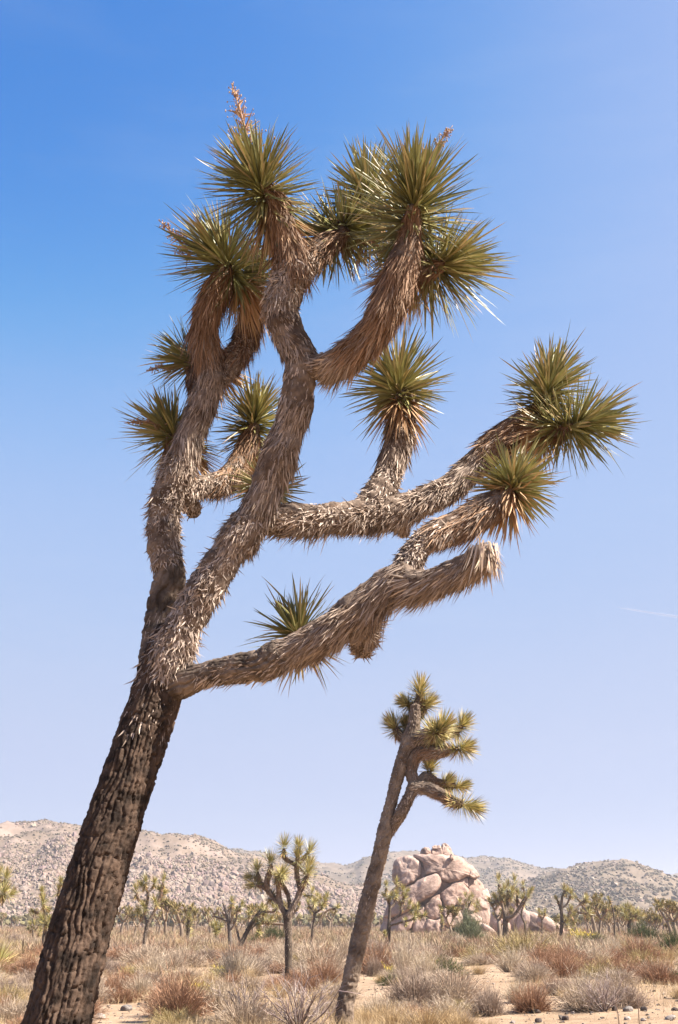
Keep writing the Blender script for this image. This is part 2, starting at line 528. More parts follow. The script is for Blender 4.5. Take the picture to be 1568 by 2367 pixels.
def tube(P, u, sides, disp=None, colf=None, cap=True):
    T, X, Y = frames(P)
    n = len(P); th = np.linspace(0, 2 * np.pi, sides, endpoint=False)
    nr = X[:, None] * np.cos(th)[None, :, None] + Y[:, None] * np.sin(th)[None, :, None]
    rad = np.repeat(P[:, 3:4], sides, 1)
    pos = P[:, None, :3] + nr * rad[..., None]
    if disp is not None:
        dd = disp(pos.reshape(-1, 3), np.tile(th, n), np.repeat(u, sides), np.repeat(P[:, 3], sides)).reshape(n, sides)
        pos = P[:, None, :3] + nr * (rad + dd)[..., None]
    V = pos.reshape(-1, 3)
    i = np.arange(n - 1)[:, None] * sides; j = np.arange(sides)[None]; j2 = (j + 1) % sides
    Q = np.stack([i + j, i + j2, i + sides + j2, i + sides + j], -1).reshape(-1, 4)
    polys = [Q]
    if cap:
        c0 = len(V); V = np.concatenate([V, P[:1, :3] - T[:1] * P[0, 3] * .3, P[-1:, :3] + T[-1:] * P[-1, 3] * .6])
        a = np.arange(sides); b = (a + 1) % sides
        polys.append(np.concatenate([np.stack([np.full(sides, c0), b, a], -1), np.stack([np.full(sides, c0 + 1), (n - 1) * sides + a, (n - 1) * sides + b], -1)]))
    C = colf(V) if colf else np.full((len(V), 3), .3)
    return V, polys, C

def bark_disp(cell_w, cell_l, depth, seed):
    """fissured bark: sinuous ribs along the stem, cut across into plates"""
    def f(pos, th, u, r):
        R0 = np.mean(r); nc = max(6, int(round(2 * np.pi * R0 / cell_w)))
        q = np.stack([np.cos(th) * R0, np.sin(th) * R0, u * .55], -1)
        cu = th / (2 * np.pi) * nc + fbm(q * 9, 4, seed) * 1.05
        ci = np.floor(cu); fx = cu - ci; cm = np.mod(ci, nc).astype(np.int64)
        sh = _hash(cm, cm * 0 + 7, cm * 0, seed)
        ln = .5 + 1.5 * _hash(cm, cm * 0 + 9, cm * 0, seed)
        cv = u / (cell_l * ln) + sh * 7 + fbm(q * 16 + 9, 3, seed + 3) * .28
        ri = np.floor(cv); fy = cv - ri; rm = ri.astype(np.int64)
        hid = _hash(cm, rm, rm * 0 + 5, seed)
        def edge(dist, b):                                     # a furrow that comes and goes along the stem
            z = np.stack([b * 7.31, u * 7, b * 0.0], -1)
            dep = np.clip(.75 + .6 * vnoise(z, seed + 21), .15, 1); wid = .22 + .12 * vnoise(z * 1.7 + 3, seed + 22)
            q_ = np.clip(dist / wid, 0, 1); return 1 - dep * (1 - q_ * q_ * (3 - 2 * q_))
        rib = np.minimum(edge(fx, np.mod(ci, nc)), edge(1 - fx, np.mod(ci + 1, nc)))
        cs = np.where(hid > .45, .75, .2); q_ = np.clip(np.minimum(fy, 1 - fy) / (.008 / cell_l), 0, 1)
        ck = 1 - cs * (1 - q_)
        h = rib * ck * (.75 + .3 * hid)
        fine = fbm(q * np.array([75, 75, 45]), 5, seed + 12, .65) * .34 * depth
        big = fbm(pos * 2.5, 3, seed + 9) * .18 * depth
        return depth * (h * 1.25 - .75) + fine + big
    return f

def rough_disp(amp, sc, seed):
    def f(pos, th, u, r):
        return fbm(pos * sc, 4, seed) * amp + np.minimum(r * .12, amp * 2) * vnoise(pos * sc * .3, seed + 4)
    return f

def colnoise(c0, c1, sc, seed):
    c0 = np.array(c0); c1 = np.array(c1)
    def f(V):
        t = np.clip(fbm(V * sc, 4, seed) * .7 + .5, 0, 1)[:, None]
        return c0 * (1 - t) + c1 * t
    return f

NEW0, NEW1 = (.16, .085, .045), (.36, .22, .13)      # freshly dead leaves, warm brown
OLD0, OLD1 = (.19, .13, .092), (.47, .365, .285)         # weathered
STB0, STB1 = (.25, .185, .14), (.60, .48, .39)         # bleached stubs
THATCH = {
    'new': (4200, .09, .19, .0085, .12, .12, NEW0, NEW1),
    'old': (4600, .045, .11, .0092, .22, .22, OLD0, OLD1),
    'stub': (5600, .03, .075, .0098, .32, .16, STB0, STB1),
    'thin': (1700, .025, .06, .009, .26, .2, OLD0, STB1),
}
def thatch(mb, P, u, spec, dens=1.0, wide=1.0, lscale=1.0):
    """dead leaves lying back along a limb; spec = [(t0,t1,kind)]"""
    T, X, Y = frames(P); Lt = u[-1]
    for t0, t1, kind in spec:
        per, l0, l1, w, rad_out, grav, c0, c1 = THATCH[kind]
        n = max(3, int(per * (t1 - t0) * Lt * dens))
        s = rng.uniform(t0, t1, n) * Lt
        fi = np.interp(s, u, np.arange(len(u))); i = np.clip(fi.astype(int), 0, len(u) - 2); fr = (fi - i)[:, None]
        p = P[i] * (1 - fr) + P[i + 1] * fr
        th = rng.uniform(0, 2 * np.pi, n)
        nr = X[i] * np.cos(th)[:, None] + Y[i] * np.sin(th)[:, None]
        if kind != 'new':   # the upper side of a slanting limb is worn bare
            worn = np.clip(nr[:, 2] * 1.25, 0, 1) * np.clip(1.25 - np.abs(T[i][:, 2]), 0, 1)
            k_ = rng.uniform(0, 1, n) > .8 * worn; i = i[k_]; p = p[k_]; nr = nr[k_]; n = len(p)
        base = p[:, :3] + nr * (p[:, 3] * rng.uniform(.9, 1.02, n))[:, None]
        d = -T[i] * .9 + nr * (rad_out + rng.normal(0, .10, n))[:, None] + np.array([0, 0, -1]) * grav + rng.normal(0, .13, (n, 3))
        cl = np.stack([vnoise(base * 11 + o_, 61 + q_) for q_, o_ in enumerate((0, 7.3, 19.1))], -1)
        d = d + cl * (.42 if kind != 'new' else .24)
        if kind == 'stub': d = d + rng.normal(0, .42, (n, 3))
        # on the upper side of a flat limb the old leaves have worn off short
        flat = np.clip(1 - np.abs(T[i][:, 2]) * 1.3, 0, 1); topside = np.clip(nr[:, 2], 0, 1) * flat
        L = rng.uniform(l0, l1, n) * lscale * (1 - .7 * topside)
        L = L * (.8 + .5 * vnoise(base * 9 + 3, 71)) * np.where(rng.uniform(0, 1, n) < .08, 1.4, 1)
        if kind != 'new': L = L * (1 + .35 * flat * np.clip(-nr[:, 2], 0, 1))      # ragged fringe below
        out = np.sum(norm(d) * nr, 1)
        d = norm(d); d = d + nr * np.clip(.05 - out, 0, 1)[:, None]
        c = rng.uniform(0, 1, (n, 1)); cc = np.array(c0) * (1 - c) + np.array(c1) * c
        cc = cc * (1 + rng.uniform(-.4, .2, (n, 1)))
        bend = nr * (L * rng.uniform(-.2, .06, n))[:, None] + np.array([0, 0, -1]) * (L * .14)[:, None] + rng.normal(0, .20 if kind == 'stub' else .10, (n, 3)) * L[:, None]
        V, pol, C = blades(base, d, L, w * wide * rng.uniform(.7, 1.2, n), bend, cc * .92, cc * 1.06, rows=(0, .5), prof=(1, .75), up=nr + rng.normal(0, .5, (n, 3)))
        mb.add(V, pol, C)

def rosette_params(tip, axis, n, L, stem, spread=112):
    """leaf base, direction, length for a yucca-like head; stem = length of the leafy stem"""
    axis = norm(np.array(axis, float)); a = np.cross(axis, [.3, .9, .2]); a = a / np.linalg.norm(a); b = np.cross(axis, a)
    k = (np.arange(n) + .5) / n
    phi = np.arange(n) * 2.39996 + rng.uniform(-.25, .25, n)
    th = np.radians(6 + (spread - 6) * k ** .85) + rng.normal(0, .17, n)
    rad = a[None] * np.cos(phi)[:, None] + b[None] * np.sin(phi)[:, None]
    d = axis[None] * np.cos(th)[:, None] + rad * np.sin(th)[:, None]
    base = np.asarray(tip)[None] - axis[None] * (stem * k ** 1.15)[:, None] + rad * (.03 * (L / .32))
    side_ = vnoise(np.stack([np.cos(phi) * 1.3, np.sin(phi) * 1.3, k * 2 + float(tip[0]) * 9], -1), 33)
    LL = L * rng.uniform(.76, 1.06, n) * (1 + .16 * side_) * (.82 + .25 * np.sin(np.pi * np.clip(k + .2, 0, 1)))
    return base, d, LL, k, rad

G0, G1 = np.array((.195, .178, .055)), np.array((.118, .122, .046))
GY = np.array((.40, .345, .14))
def leaf_cols(n, k, yellow=.2):
    m = np.clip(rng.uniform(-.4, .75, n) * yellow * 2.2, 0, .85)[:, None]
    t = rng.uniform(0, 1, (n, 1))
    c = (G0 * t + G1 * (1 - t)) * (1 - m) + GY * m
    dead = (k > .9) & (rng.uniform(0, 1, n) < .55)
    c[dead] = jcol((.36, .22, .10), dead.sum(), .2)
    c = c * (1 + rng.uniform(-.2, .25, (n, 1)))
    tipc = c * .95; br = rng.uniform(0, 1, n) < .3
    tipc[br] = jcol((.34, .23, .11), br.sum(), .2)
    return c * 1.25, tipc

def make_leaf_mesh(name, tone):
    V, pol, C = blades(np.zeros((1, 3)), np.array([[0, 0, 1.]]), np.array([1.]), np.array([.050]), np.zeros((1, 3)),
                       np.array([tone]) * 1.25, np.array([tone]) * .95, rows=(0, .25, .55, .82), prof=(.9, 1, .8, .45), fold=.28, up=np.array([[1., 0, 0]]))
    return mesh_from(name, V, pol, C, M_LEAF)
LEAF_MESH = [make_leaf_mesh('leaf', t) for t in ((.185, .17, .053), (.12, .124, .047), (.26, .232, .085), (.38, .33, .14))]

def flower_stalk(root, origin, p0, d, length, parent, full=1.0):
    """dry flower panicle"""
    mb = MB(); d = norm(np.array(d, float))
    P, u = spline([(*p0, .008), (*(np.array(p0) + d * length * .5 + np.array([0, 0, .02])), .006), (*(np.array(p0) + d * length), .002)], .02)
    c = (.33, .20, .12)
    V, pol, C = tube(P, u, 6, None, lambda v: jcol(c, len(v), .1)); mb.add(V, pol, C)
    n = int(230 * full)
    s = rng.uniform(.0, .95, n); i = (s * (len(P) - 1)).astype(int)
    dd = norm(rng.normal(size=(n, 3)) * .8 + d * .8)
    L = length * .30 * full ** .5 * (1.1 - s) * rng.uniform(.6, 1.3, n) + .012
    cc = jcol(c, n, .25)
    V, pol, C = blades(P[i, :3], dd, L, .009, rng.normal(0, .02, (n, 3)) * L[:, None], cc, cc); mb.add(V, pol, C)
    # empty capsules at the ends of the side twigs
    ends = P[i, :3] + dd * L[:, None]; iv, jf = ico()
    V, Fc, C = scatter_lumps(ends, rng.uniform(.0025, .005, n), 2.0, jcol((.36, .23, .14), n, .25), iv, jf); mb.add(V, [Fc], C)
    return mb.build('flower_stalk', M_DEAD, parent, origin)

# ------------------------------------------------------------------ the big leaning joshua tree
def big_tree():
    base, t0 = on_ground(-40, 5.55)
    root = empty('joshua_tree', base)
    tag(root, 'huge leaning joshua tree with dark fissured trunk and many shaggy limbs', 'joshua tree')
    org = base
    def limb3(pts):
        out = []
        for px, py, r, Y in pts:
            p, t = at(px, py, Y); out.append((*p, r * t / F))
        return out
    # trunk with plates of bark
    tr = limb3([(132, 2367, 71, 5.68), (188, 2144, 67, 5.76), (258, 1915, 60.5, 5.85), (316, 1740, 57, 5.92), (361, 1608, 55, 5.98), (386, 1520, 50, 6.0), (405, 1455, 36, 6.0)])
    t1 = tr[0]
    tr = [(base[0], base[1], base[2] - .12, t1[3] * 1.45), (*(np.array(t1[:3]) * .5 + base * .5), t1[3] * 1.12)] + tr
    P, u = spline(tr, .0062)
    V, pol, C = tube(P, u, 190, bark_disp(.031, .115, .020, 5), colnoise((.019, .0125, .009), (.088, .057, .040), 22, 2))
    mb = MB(); mb.add(V, pol, C); trunk = mb.build('trunk', M_BARK, root, org)
    mbt = MB(); thatch(mbt, P, u, [(.80, .93, 'thin'), (.9, 1, 'stub')], .8)
    tag(mbt.build('dead_leaf_thatch', M_DEAD, trunk, org), kind='stuff')

    def branch(pts, spec, barky=None, seed=1, sides=64, step=.012, name='branch'):
        P, u = spline(limb3(pts), step)
        P[:, 3] *= .94 + .09 * vnoise(np.stack([u * 9, u * 0 + seed, u * 0], -1), seed) + .05 * vnoise(np.stack([u * 24, u * 0 + seed, u * 0], -1), seed + 1)
        if barky:
            dp = bark_disp(.036, .075, .013, seed); cf = colnoise((.06, .044, .033), (.20, .15, .115), 14, seed)
        else:
            dp = rough_disp(.008, 28, seed); cf = colnoise((.075, .05, .036), (.20, .15, .115), 16, seed)
        V, pol, C = tube(P, u, sides if not barky else 110, dp, cf)
        mb = MB(); mb.add(V, pol, C); b = mb.build(name, M_LIMB, root, org)
        if spec:
            mt = MB(); thatch(mt, P, u, spec)
            tag(mt.build('dead_leaf_thatch', M_DEAD, b, org), kind='stuff')
        return P, u, b

    # left limb
    branch([(362, 1560, 40, 6.15), (366, 1470, 36, 6.2), (376, 1400, 35, 6.22), (393, 1335, 35, 6.22), (388, 1290, 36, 6.22)],
           [(.0, .5, 'thin')], True, 41, step=.008)
    branch([(390, 1312, 35, 6.22), (379, 1250, 36, 6.22), (385, 1160, 38, 6.22), (412, 1095, 37, 6.2), (440, 1010, 33, 6.2), (470, 930, 31, 6.2), (492, 868, 31, 6.2)],
           [(0, .55, 'stub'), (.45, 1, 'old')], None, 42)
    branch([(492, 880, 30, 6.2), (478, 815, 30, 6.18), (474, 755, 31, 6.14), (488, 700, 31, 6.1), (510, 650, 26, 6.06), (522, 610, 16, 6.04)],
           [(0, .4, 'old'), (.15, 1, 'new'), (.6, 1, 'new')], None, 43)
    branch([(495, 878, 26, 6.22), (535, 835, 26, 6.3), (570, 775, 24, 6.38), (588, 705, 22, 6.42), (595, 650, 14, 6.45)],
           [(0, .45, 'stub'), (.25, 1, 'new'), (.5, 1, 'new')], None, 44)
    branch([(425, 1140, 24, 6.25), (470, 1122, 22, 6.35), (520, 1108, 24, 6.5), (553, 1070, 25, 6.6), (576, 1020, 23, 6.66), (588, 985, 14, 6.7)],
           [(0, .5, 'stub'), (.35, 1, 'new'), (.3, .6, 'old')], None, 45)
    branch([(425, 1145, 22, 6.25), (440, 1165, 20, 6.36), (452, 1190, 15, 6.42)], [(.2, 1, 'stub')], None, 46, name='branch_stub')
    branch([(440, 1120, 20, 6.25), (415, 1090, 18, 6.45), (400, 1050, 17, 6.58), (393, 1012, 12, 6.62)], [(.2, 1, 'new')], None, 47)
    branch([(470, 940, 20, 6.22), (458, 900, 18, 6.45), (448, 865, 17, 6.58), (438, 838, 12, 6.62)], [(.2, 1, 'new')], None, 48)
    # central limb
    branch([(385, 1575, 48, 5.95), (398, 1510, 46, 5.92), (427, 1440, 43, 5.9), (498, 1324, 45, 5.88), (555, 1240, 42, 5.86), (605, 1160, 39, 5.84), (634, 1080, 39, 5.8), (660, 1010, 40, 5.78),
            (683, 943, 40, 5.75), (694, 870, 41, 5.72), (698, 815, 36, 5.7)],
           [(0, .5, 'stub'), (.4, .85, 'old'), (.85, 1, 'thin')], None, 51, 80)
    branch([(700, 835, 36, 5.72), (668, 775, 38, 5.7), (650, 720, 39, 5.68), (660, 670, 40, 5.66), (674, 625, 42, 5.64), (668, 570, 36, 5.62), (652, 520, 30, 5.6), (634, 460, 24, 5.57), (612, 425, 14, 5.54)],
           [(0, .4, 'old'), (.25, .55, 'stub'), (.5, 1, 'new'), (.55, 1, 'new')], None, 52)
    branch([(690, 620, 28, 5.68), (730, 585, 28, 5.8), (770, 555, 26, 5.88), (800, 537, 15, 5.92)],
           [(0, .5, 'stub'), (.3, 1, 'new'), (.5, 1, 'new')], None, 53)
    branch([(755, 570, 22, 5.86), (800, 520, 20, 6.0), (832, 470, 18, 6.06), (848, 440, 12, 6.08)], [(.1, 1, 'new')], None, 54)
    branch([(705, 850, 34, 5.72), (755, 845, 33, 5.64), (800, 825, 34, 5.58), (850, 782, 37, 5.52), (892, 715, 39, 5.46), (922, 640, 38, 5.42), (942, 570, 28, 5.4), (956, 480, 15, 5.37)],
           [(0, .25, 'thin'), (.1, .6, 'old'), (.25, 1, 'new'), (.4, .9, 'new')], None, 55)
    branch([(935, 650, 22, 5.45), (970, 628, 20, 5.55), (1005, 618, 18, 5.6), (1030, 614, 12, 5.62)], [(.2, 1, 'new')], None, 56)
    # long right-hand limb
    branch([(590, 1190, 36, 5.9), (640, 1200, 38, 5.92), (720, 1199, 37, 5.98), (800, 1194, 37, 6.05), (870, 1187, 38, 6.12), (930, 1176, 37, 6.18), (985, 1154, 33, 6.22),
            (1042, 1126, 31, 6.28), (1102, 1070, 31, 6.32), (1150, 1020, 29, 6.36), (1195, 985, 27, 6.4), (1230, 958, 20, 6.42), (1256, 930, 12, 6.43)],
           [(0, .55, 'stub'), (.25, .85, 'old'), (.75, 1, 'new'), (.8, 1, 'new')], None, 61)
    branch([(1195, 990, 24, 6.4), (1240, 995, 22, 6.34), (1290, 995, 20, 6.28), (1330, 985, 12, 6.24)], [(0, 1, 'new'), (.2, 1, 'new')], None, 62)
    branch([(850, 1180, 38, 6.12), (884, 1130, 40, 6.2), (905, 1070, 34, 6.26), (925, 1005, 34, 6.3), (932, 945, 32, 6.32), (922, 900, 20, 6.34)],
           [(0, .35, 'stub'), (.3, .7, 'old'), (.62, 1, 'stub'), (.62, 1, 'old')], None, 63)
    branch([(915, 1190, 20, 6.2), (928, 1215, 17, 6.42), (936, 1235, 12, 6.5)], [(.1, 1, 'stub')], None, 64, name='branch_stub')
    # lower limb
    branch([(392, 1590, 36, 5.95), (440, 1572, 35, 5.9), (490, 1556, 31, 5.86), (550, 1546, 32, 5.82), (610, 1535, 36, 5.78), (650, 1515, 38, 5.76)],
           [(.3, 1, 'thin')], True, 71, step=.008)
    branch([(620, 1530, 37, 5.78), (700, 1493, 40, 5.74), (775, 1450, 42, 5.7), (845, 1392, 40, 5.66), (910, 1345, 38, 5.62), (945, 1322, 32, 5.6)],
           [(0, 1, 'old'), (.1, 1, 'old')], None, 72)
    branch([(915, 1345, 34, 5.64), (952, 1288, 32, 5.66), (990, 1243, 32, 5.7), (1056, 1213, 34, 5.76), (1128, 1177, 34, 5.82), (1172, 1150, 29, 5.86), (1186, 1134, 18, 5.88)],
           [(0, .45, 'stub'), (.2, .7, 'old'), (.4, 1, 'new'), (.45, .95, 'old')], None, 73)
    P, u, dead = branch([(905, 1350, 34, 5.62), (970, 1350, 34, 5.54), (1035, 1330, 32, 5.46), (1085, 1306, 30, 5.4), (1112, 1288, 28, 5.37), (1120, 1278, 20, 5.36)],
           [(0, 1, 'old'), (.3, 1, 'old')], None, 74)
    # the dead tip: long bleached leaves hanging over
    tip, tt = at(1117, 1275, 5.36); mt = MB(); n = 260
    d0 = norm(rng.normal(size=(n, 3))); d0[:, 2] = np.abs(d0[:, 2]) * .5
    bs = tip + d0 * .068 + rng.normal(0, .012, (n, 3))
    L = rng.uniform(.06, .2, n); cc = jcol((.42, .31, .22), n, .35)
    dd = d0 * np.array([1, 1, .2]) * .16 + np.array([-.12, 0, -.95]) + rng.normal(0, .12, (n, 3))
    V, pol, C = blades(bs, dd, L, .010, d0 * .015 * np.array([1, 1, 0]) + rng.normal(0, .015, (n, 3)), cc, cc, up=d0); mt.add(V, pol, C)
    tag(mt.build('dead_leaf_tuft', M_DEAD, dead, org), kind='stuff', label='bleached dead leaf tuft drooping from the limb end')
    branch([(845, 1420, 32, 5.7), (842, 1455, 29, 5.9), (840, 1488, 26, 6.05), (840, 1512, 16, 6.12)], [(0, 1, 'stub'), (.2, 1, 'stub'), (.1, .9, 'stub')], None, 75, name='branch_stub')
    branch([(735, 1500, 18, 5.76), (712, 1490, 18, 6.0), (690, 1475, 17, 6.15), (684, 1462, 12, 6.2)], [(.2, 1, 'new')], None, 76)

    # leaf heads: tip px, py, Y, axis (right, up, towards viewer), leaf length, count, stem, yellow
    heads = [
        (590, 400, 5.52, (-.35, .75, .55), .34, 230, .20, .22),      # top left
        (505, 580, 6.02, (-.55, .75, .35), .33, 210, .20, .12),      # upper left
        (594, 618, 6.45, (.05, 1, .2), .25, 130, .18, .25),
        (425, 828, 6.62, (-.8, .3, .1), .26, 130, .16, .25),
        (384, 985, 6.62, (-.6, .75, .3), .29, 160, .16, .45),
        (592, 948, 6.7, (.15, .9, .4), .28, 170, .18, .4),
        (622, 1136, 6.5, (.1, .1, -.6), .23, 90, .10, .25),        # behind the central limb
        (812, 520, 5.92, (.5, -.1, .6), .30, 180, .22, .12),
        (852, 425, 6.08, (.0, 1, .1), .30, 160, .22, .2),
        (960, 436, 5.33, (.05, .55, .9), .34, 250, .36, .3),        # big head at top right
        (1042, 608, 5.62, (.8, .05, .35), .34, 180, .18, .35),
        (918, 872, 6.34, (-.05, .95, -.25), .30, 190, .17, .4),
        (1276, 870, 6.43, (.3, .95, -.05), .27, 190, .26, .3),
        (1366, 974, 6.22, (.95, .15, .2), .27, 190, .22, .35),
        (1192, 1112, 5.9, (.35, .75, -.45), .24, 170, .10, .15),
        (684, 1452, 6.2, (-.3, .95, .1), .255, 110, .10, .15),
    ]
    nleaf = 0
    for hi, (px, py, Y, ax, L, n, stem, yel) in enumerate(heads):
        tip, t = at(px, py, Y)
        axis = norm(np.array([ax[0], -ax[2], ax[1]]))
        n = int(n * 2.2); L = L * 1.04; stem = stem * 1.25
        b, d, LL, k, rad = rosette_params(tip, axis, n, L, stem, 138)
        # growing tip of the stem
        P, u = spline([(*(tip - axis * (stem + .04)), .032), (*(tip - axis * stem * .4), .030), (*tip, .012)], .02)
        mb = MB(); V, pol, C = tube(P, u, 12, rough_disp(.004, 40, 3), lambda v: jcol((.22, .17, .07), len(v), .15)); mb.add(V, pol, C)
        head = mb.build('leaf_rosette', M_LIMB, root, org)
        # the leaves that stand out singly
        ks = np.where((k > .12) & (k < .85))[0]
        pick = rng.choice(ks, 18, replace=False); pm = np.zeros(n, bool); pm[pick] = True
        for i in pick:
            dz = Vector(d[i]); rv = Vector(norm(rad[i] * .2 + axis + rng.normal(0, .25, 3)))
            x = rv.cross(dz).normalized(); y = dz.cross(x)
            o = link('leaf', LEAF_MESH[rng.choice(4, p=(.35, .35, .2, .1))], head)
            M = Matrix((x, y, dz)).transposed().to_4x4(); M.translation = Vector(b[i] - org)
            o.matrix_local = M @ Matrix.Scale(float(LL[i]) * 1.06, 4)
        q = ~pm; nq = q.sum(); c0, c1 = leaf_cols(nq, k[q], yel)
        mb = MB()
        bend = rng.normal(0, .03, (nq, 3)) + np.array([0, 0, -.014]); wild = rng.uniform(0, 1, nq) < .06; bend[wild] += rng.normal(0, .05, (wild.sum(), 3))
        V, pol, C = blades(b[q], d[q], LL[q], rng.uniform(.0130, .0185, nq), bend, c0, c1, rows=(0, .3, .6, .85), prof=(.9, 1, .75, .4), fold=.28,
                           up=norm(axis[None] + rad[q] * .2 + rng.normal(0, .25, (nq, 3)))); mb.add(V, pol, C)
        tag(mb.build('leaf_mass', M_LEAF, head, org), kind='stuff')
        # collar of dead leaves just below the head
        n2 = 6 if hi in (6, 15) else 90; ph = rng.uniform(0, 2 * np.pi, n2)
        a = np.cross(axis, [.3, .9, .2]); a = a / np.linalg.norm(a); bb = np.cross(axis, a)
        rd = a[None] * np.cos(ph)[:, None] + bb[None] * np.sin(ph)[:, None]
        kk = rng.uniform(0, 1, n2)
        dd = -axis[None] * (.25 + .8 * kk)[:, None] + rd * (.75 - .45 * kk)[:, None] + np.array([0, 0, -.3]) + rng.normal(0, .12, (n2, 3))
        bs = tip - axis * stem - axis[None] * (.06 * kk)[:, None] + rd * .035
        L2 = L * rng.uniform(.6, .95, n2); cc = jcol((.34, .19, .09), n2, .3); cc2 = jcol((.42, .27, .15), n2, .2)
        mb = MB(); V, pol, C = blades(bs, dd, L2, .012, np.array([0, 0, -.05]) + rng.normal(0, .02, (n2, 3)), cc, cc2, up=rd); mb.add(V, pol, C)
        tag(mb.build('dead_leaf_collar', M_DEAD, head, org), kind='stuff')
        nleaf += 18
        if hi == 0:
            p0, _ = at(583, 360, 5.6); p1, _ = at(535, 192, 5.6); flower_stalk(root, org, p0, p1 - p0, np.linalg.norm(p1 - p0), head, 0.6)
        if hi == 1:
            p0, _ = at(440, 590, 6.0); p1, _ = at(366, 508, 6.0); flower_stalk(root, org, p0, p1 - p0, np.linalg.norm(p1 - p0), head, 0.4)
        if hi == 3:
            p0, _ = at(415, 850, 6.6); p1, _ = at(338, 858, 6.6); flower_stalk(root, org, p0, p1 - p0, np.linalg.norm(p1 - p0), head, 0.3)
        if hi == 4:
            p0, _ = at(385, 985, 6.55); p1, _ = at(287, 978, 6.5); flower_stalk(root, org, p0, p1 - p0, np.linalg.norm(p1 - p0), head, 0.3)
        if hi == 9:
            p0, _ = at(975, 400, 5.5); p1, _ = at(1047, 290, 5.5); flower_stalk(root, org, p0, p1 - p0, np.linalg.norm(p1 - p0), head, .3)
    return root
big_tree()

# ------------------------------------------------------------------ other joshua trees traced at their own distance
def far_head(mb, tip, axis, L, n, stem, yel=.3, w=.016, simple=False):
    b, d, LL, k, rad = rosette_params(tip, axis, n, L, stem, 125)
    c0, c1 = leaf_cols(n, k, yel); tn = np.array((1.25, 1.2, 1.2)) if not simple else np.array((.85, .76, .8)); c0 = c0 * tn; c1 = c1 * tn
    V, pol, C = blades(b, d, LL, w, np.zeros((n, 3)), c0, c1, rows=(0,) if simple else (0, .55), prof=(1,) if simple else (1, .75),
                       up=norm(axis[None] + rng.normal(0, .3, (n, 3)))); mb.add(V, pol, C)

def joshua(label, bx, Y, limbs, heads, group=None, dens=1.0, leafn=90, dead_spec=True, bark=((.11, .08, .06), (.25, .19, .14))):
    """limbs: [(x,y,r,dy)...] where dy = distance offset behind Y; first limb starts at the ground"""
    base, t = on_ground(bx, Y)
    root = empty('joshua_tree', base); tag(root, label, 'joshua tree', group)
    org = base
    for li, pts in enumerate(limbs):
        P3 = []
        if li == 0:
            r0 = pts[0][2] * t / F
            P3.append((base[0], base[1], base[2] - .1, r0 * 1.25)); P3.append((*(base + np.array([0, 0, .25])), r0 * 1.05))
        for x, y, r, dy in pts:
            p, tt = at(x, y, Y + dy); P3.append((*p, r * tt / F * ((1 if Y > 30 else .92) if li == 0 else (1.1 if Y < 30 else .85))))
        step = .02 if Y < 30 else max(.03, .0016 * Y)
        P, u = spline(P3, step)
        mb = MB(); V, pol, C = tube(P, u, 48 if Y < 30 else 8, bark_disp(.05, .11, .034, li + 3) if Y < 30 else rough_disp(.012, 11, li + 3), colnoise(np.array(bark[0]) * ((.5 if Y > 30 else 1.0) if li == 0 else .8), np.array(bark[1]) * ((.5 if Y > 30 else 1.0) if li == 0 else .8), 6, li)); mb.add(V, pol, C)
        b = mb.build('trunk' if li == 0 else 'branch', M_LIMB, root, org)
        if dead_spec:
            mt = MB(); sc = dens
            if li == 0: thatch(mt, P, u, [(.35, 1, 'thin')], .35 * sc, 1.5)
            else: thatch(mt, P, u, [(0, .6, 'old'), (.35, 1, 'old'), (.55, 1, 'new')], (.55 if Y < 30 else .3) * sc, 1.4)
            tag(mt.build('dead_leaf_thatch', M_DEAD, b, org), kind='stuff')
    for (x, y, dy, ax, Lpx, stem) in heads:
        tip, tt = at(x, y, Y + dy)
        L = Lpx * tt / F * (1.3 if Y < 30 else (1.75 if Y < 60 else 1.5)); axis = norm(np.array([ax[0], -ax[2], ax[1]], float))
        mb = MB(); far_head(mb, tip, axis, L, int(leafn * (3 if Y < 30 else 2)), stem * tt / F * (2.0 if Y < 30 else 1.7), .95 if Y < 30 else .4, max(.017, .00042 * Y))
        n2 = leafn // 3; ph = rng.normal(size=(n2, 3)); rd = norm(ph - axis * (ph @ axis)[:, None])
        cc = jcol((.34, .21, .10), n2, .3)
        V, pol, C = blades(tip - axis * stem * tt / F * 1.1 + rd * .03, -axis * .8 + rd * .45 + np.array([0, 0, -.3]), L * rng.uniform(.6, 1, n2), max(.014, .0004 * Y), np.zeros((n2, 3)), cc, cc); mb.add(V, pol, C)
        mb.build('leaf_rosette', M_LEAF, root, org)
    return root

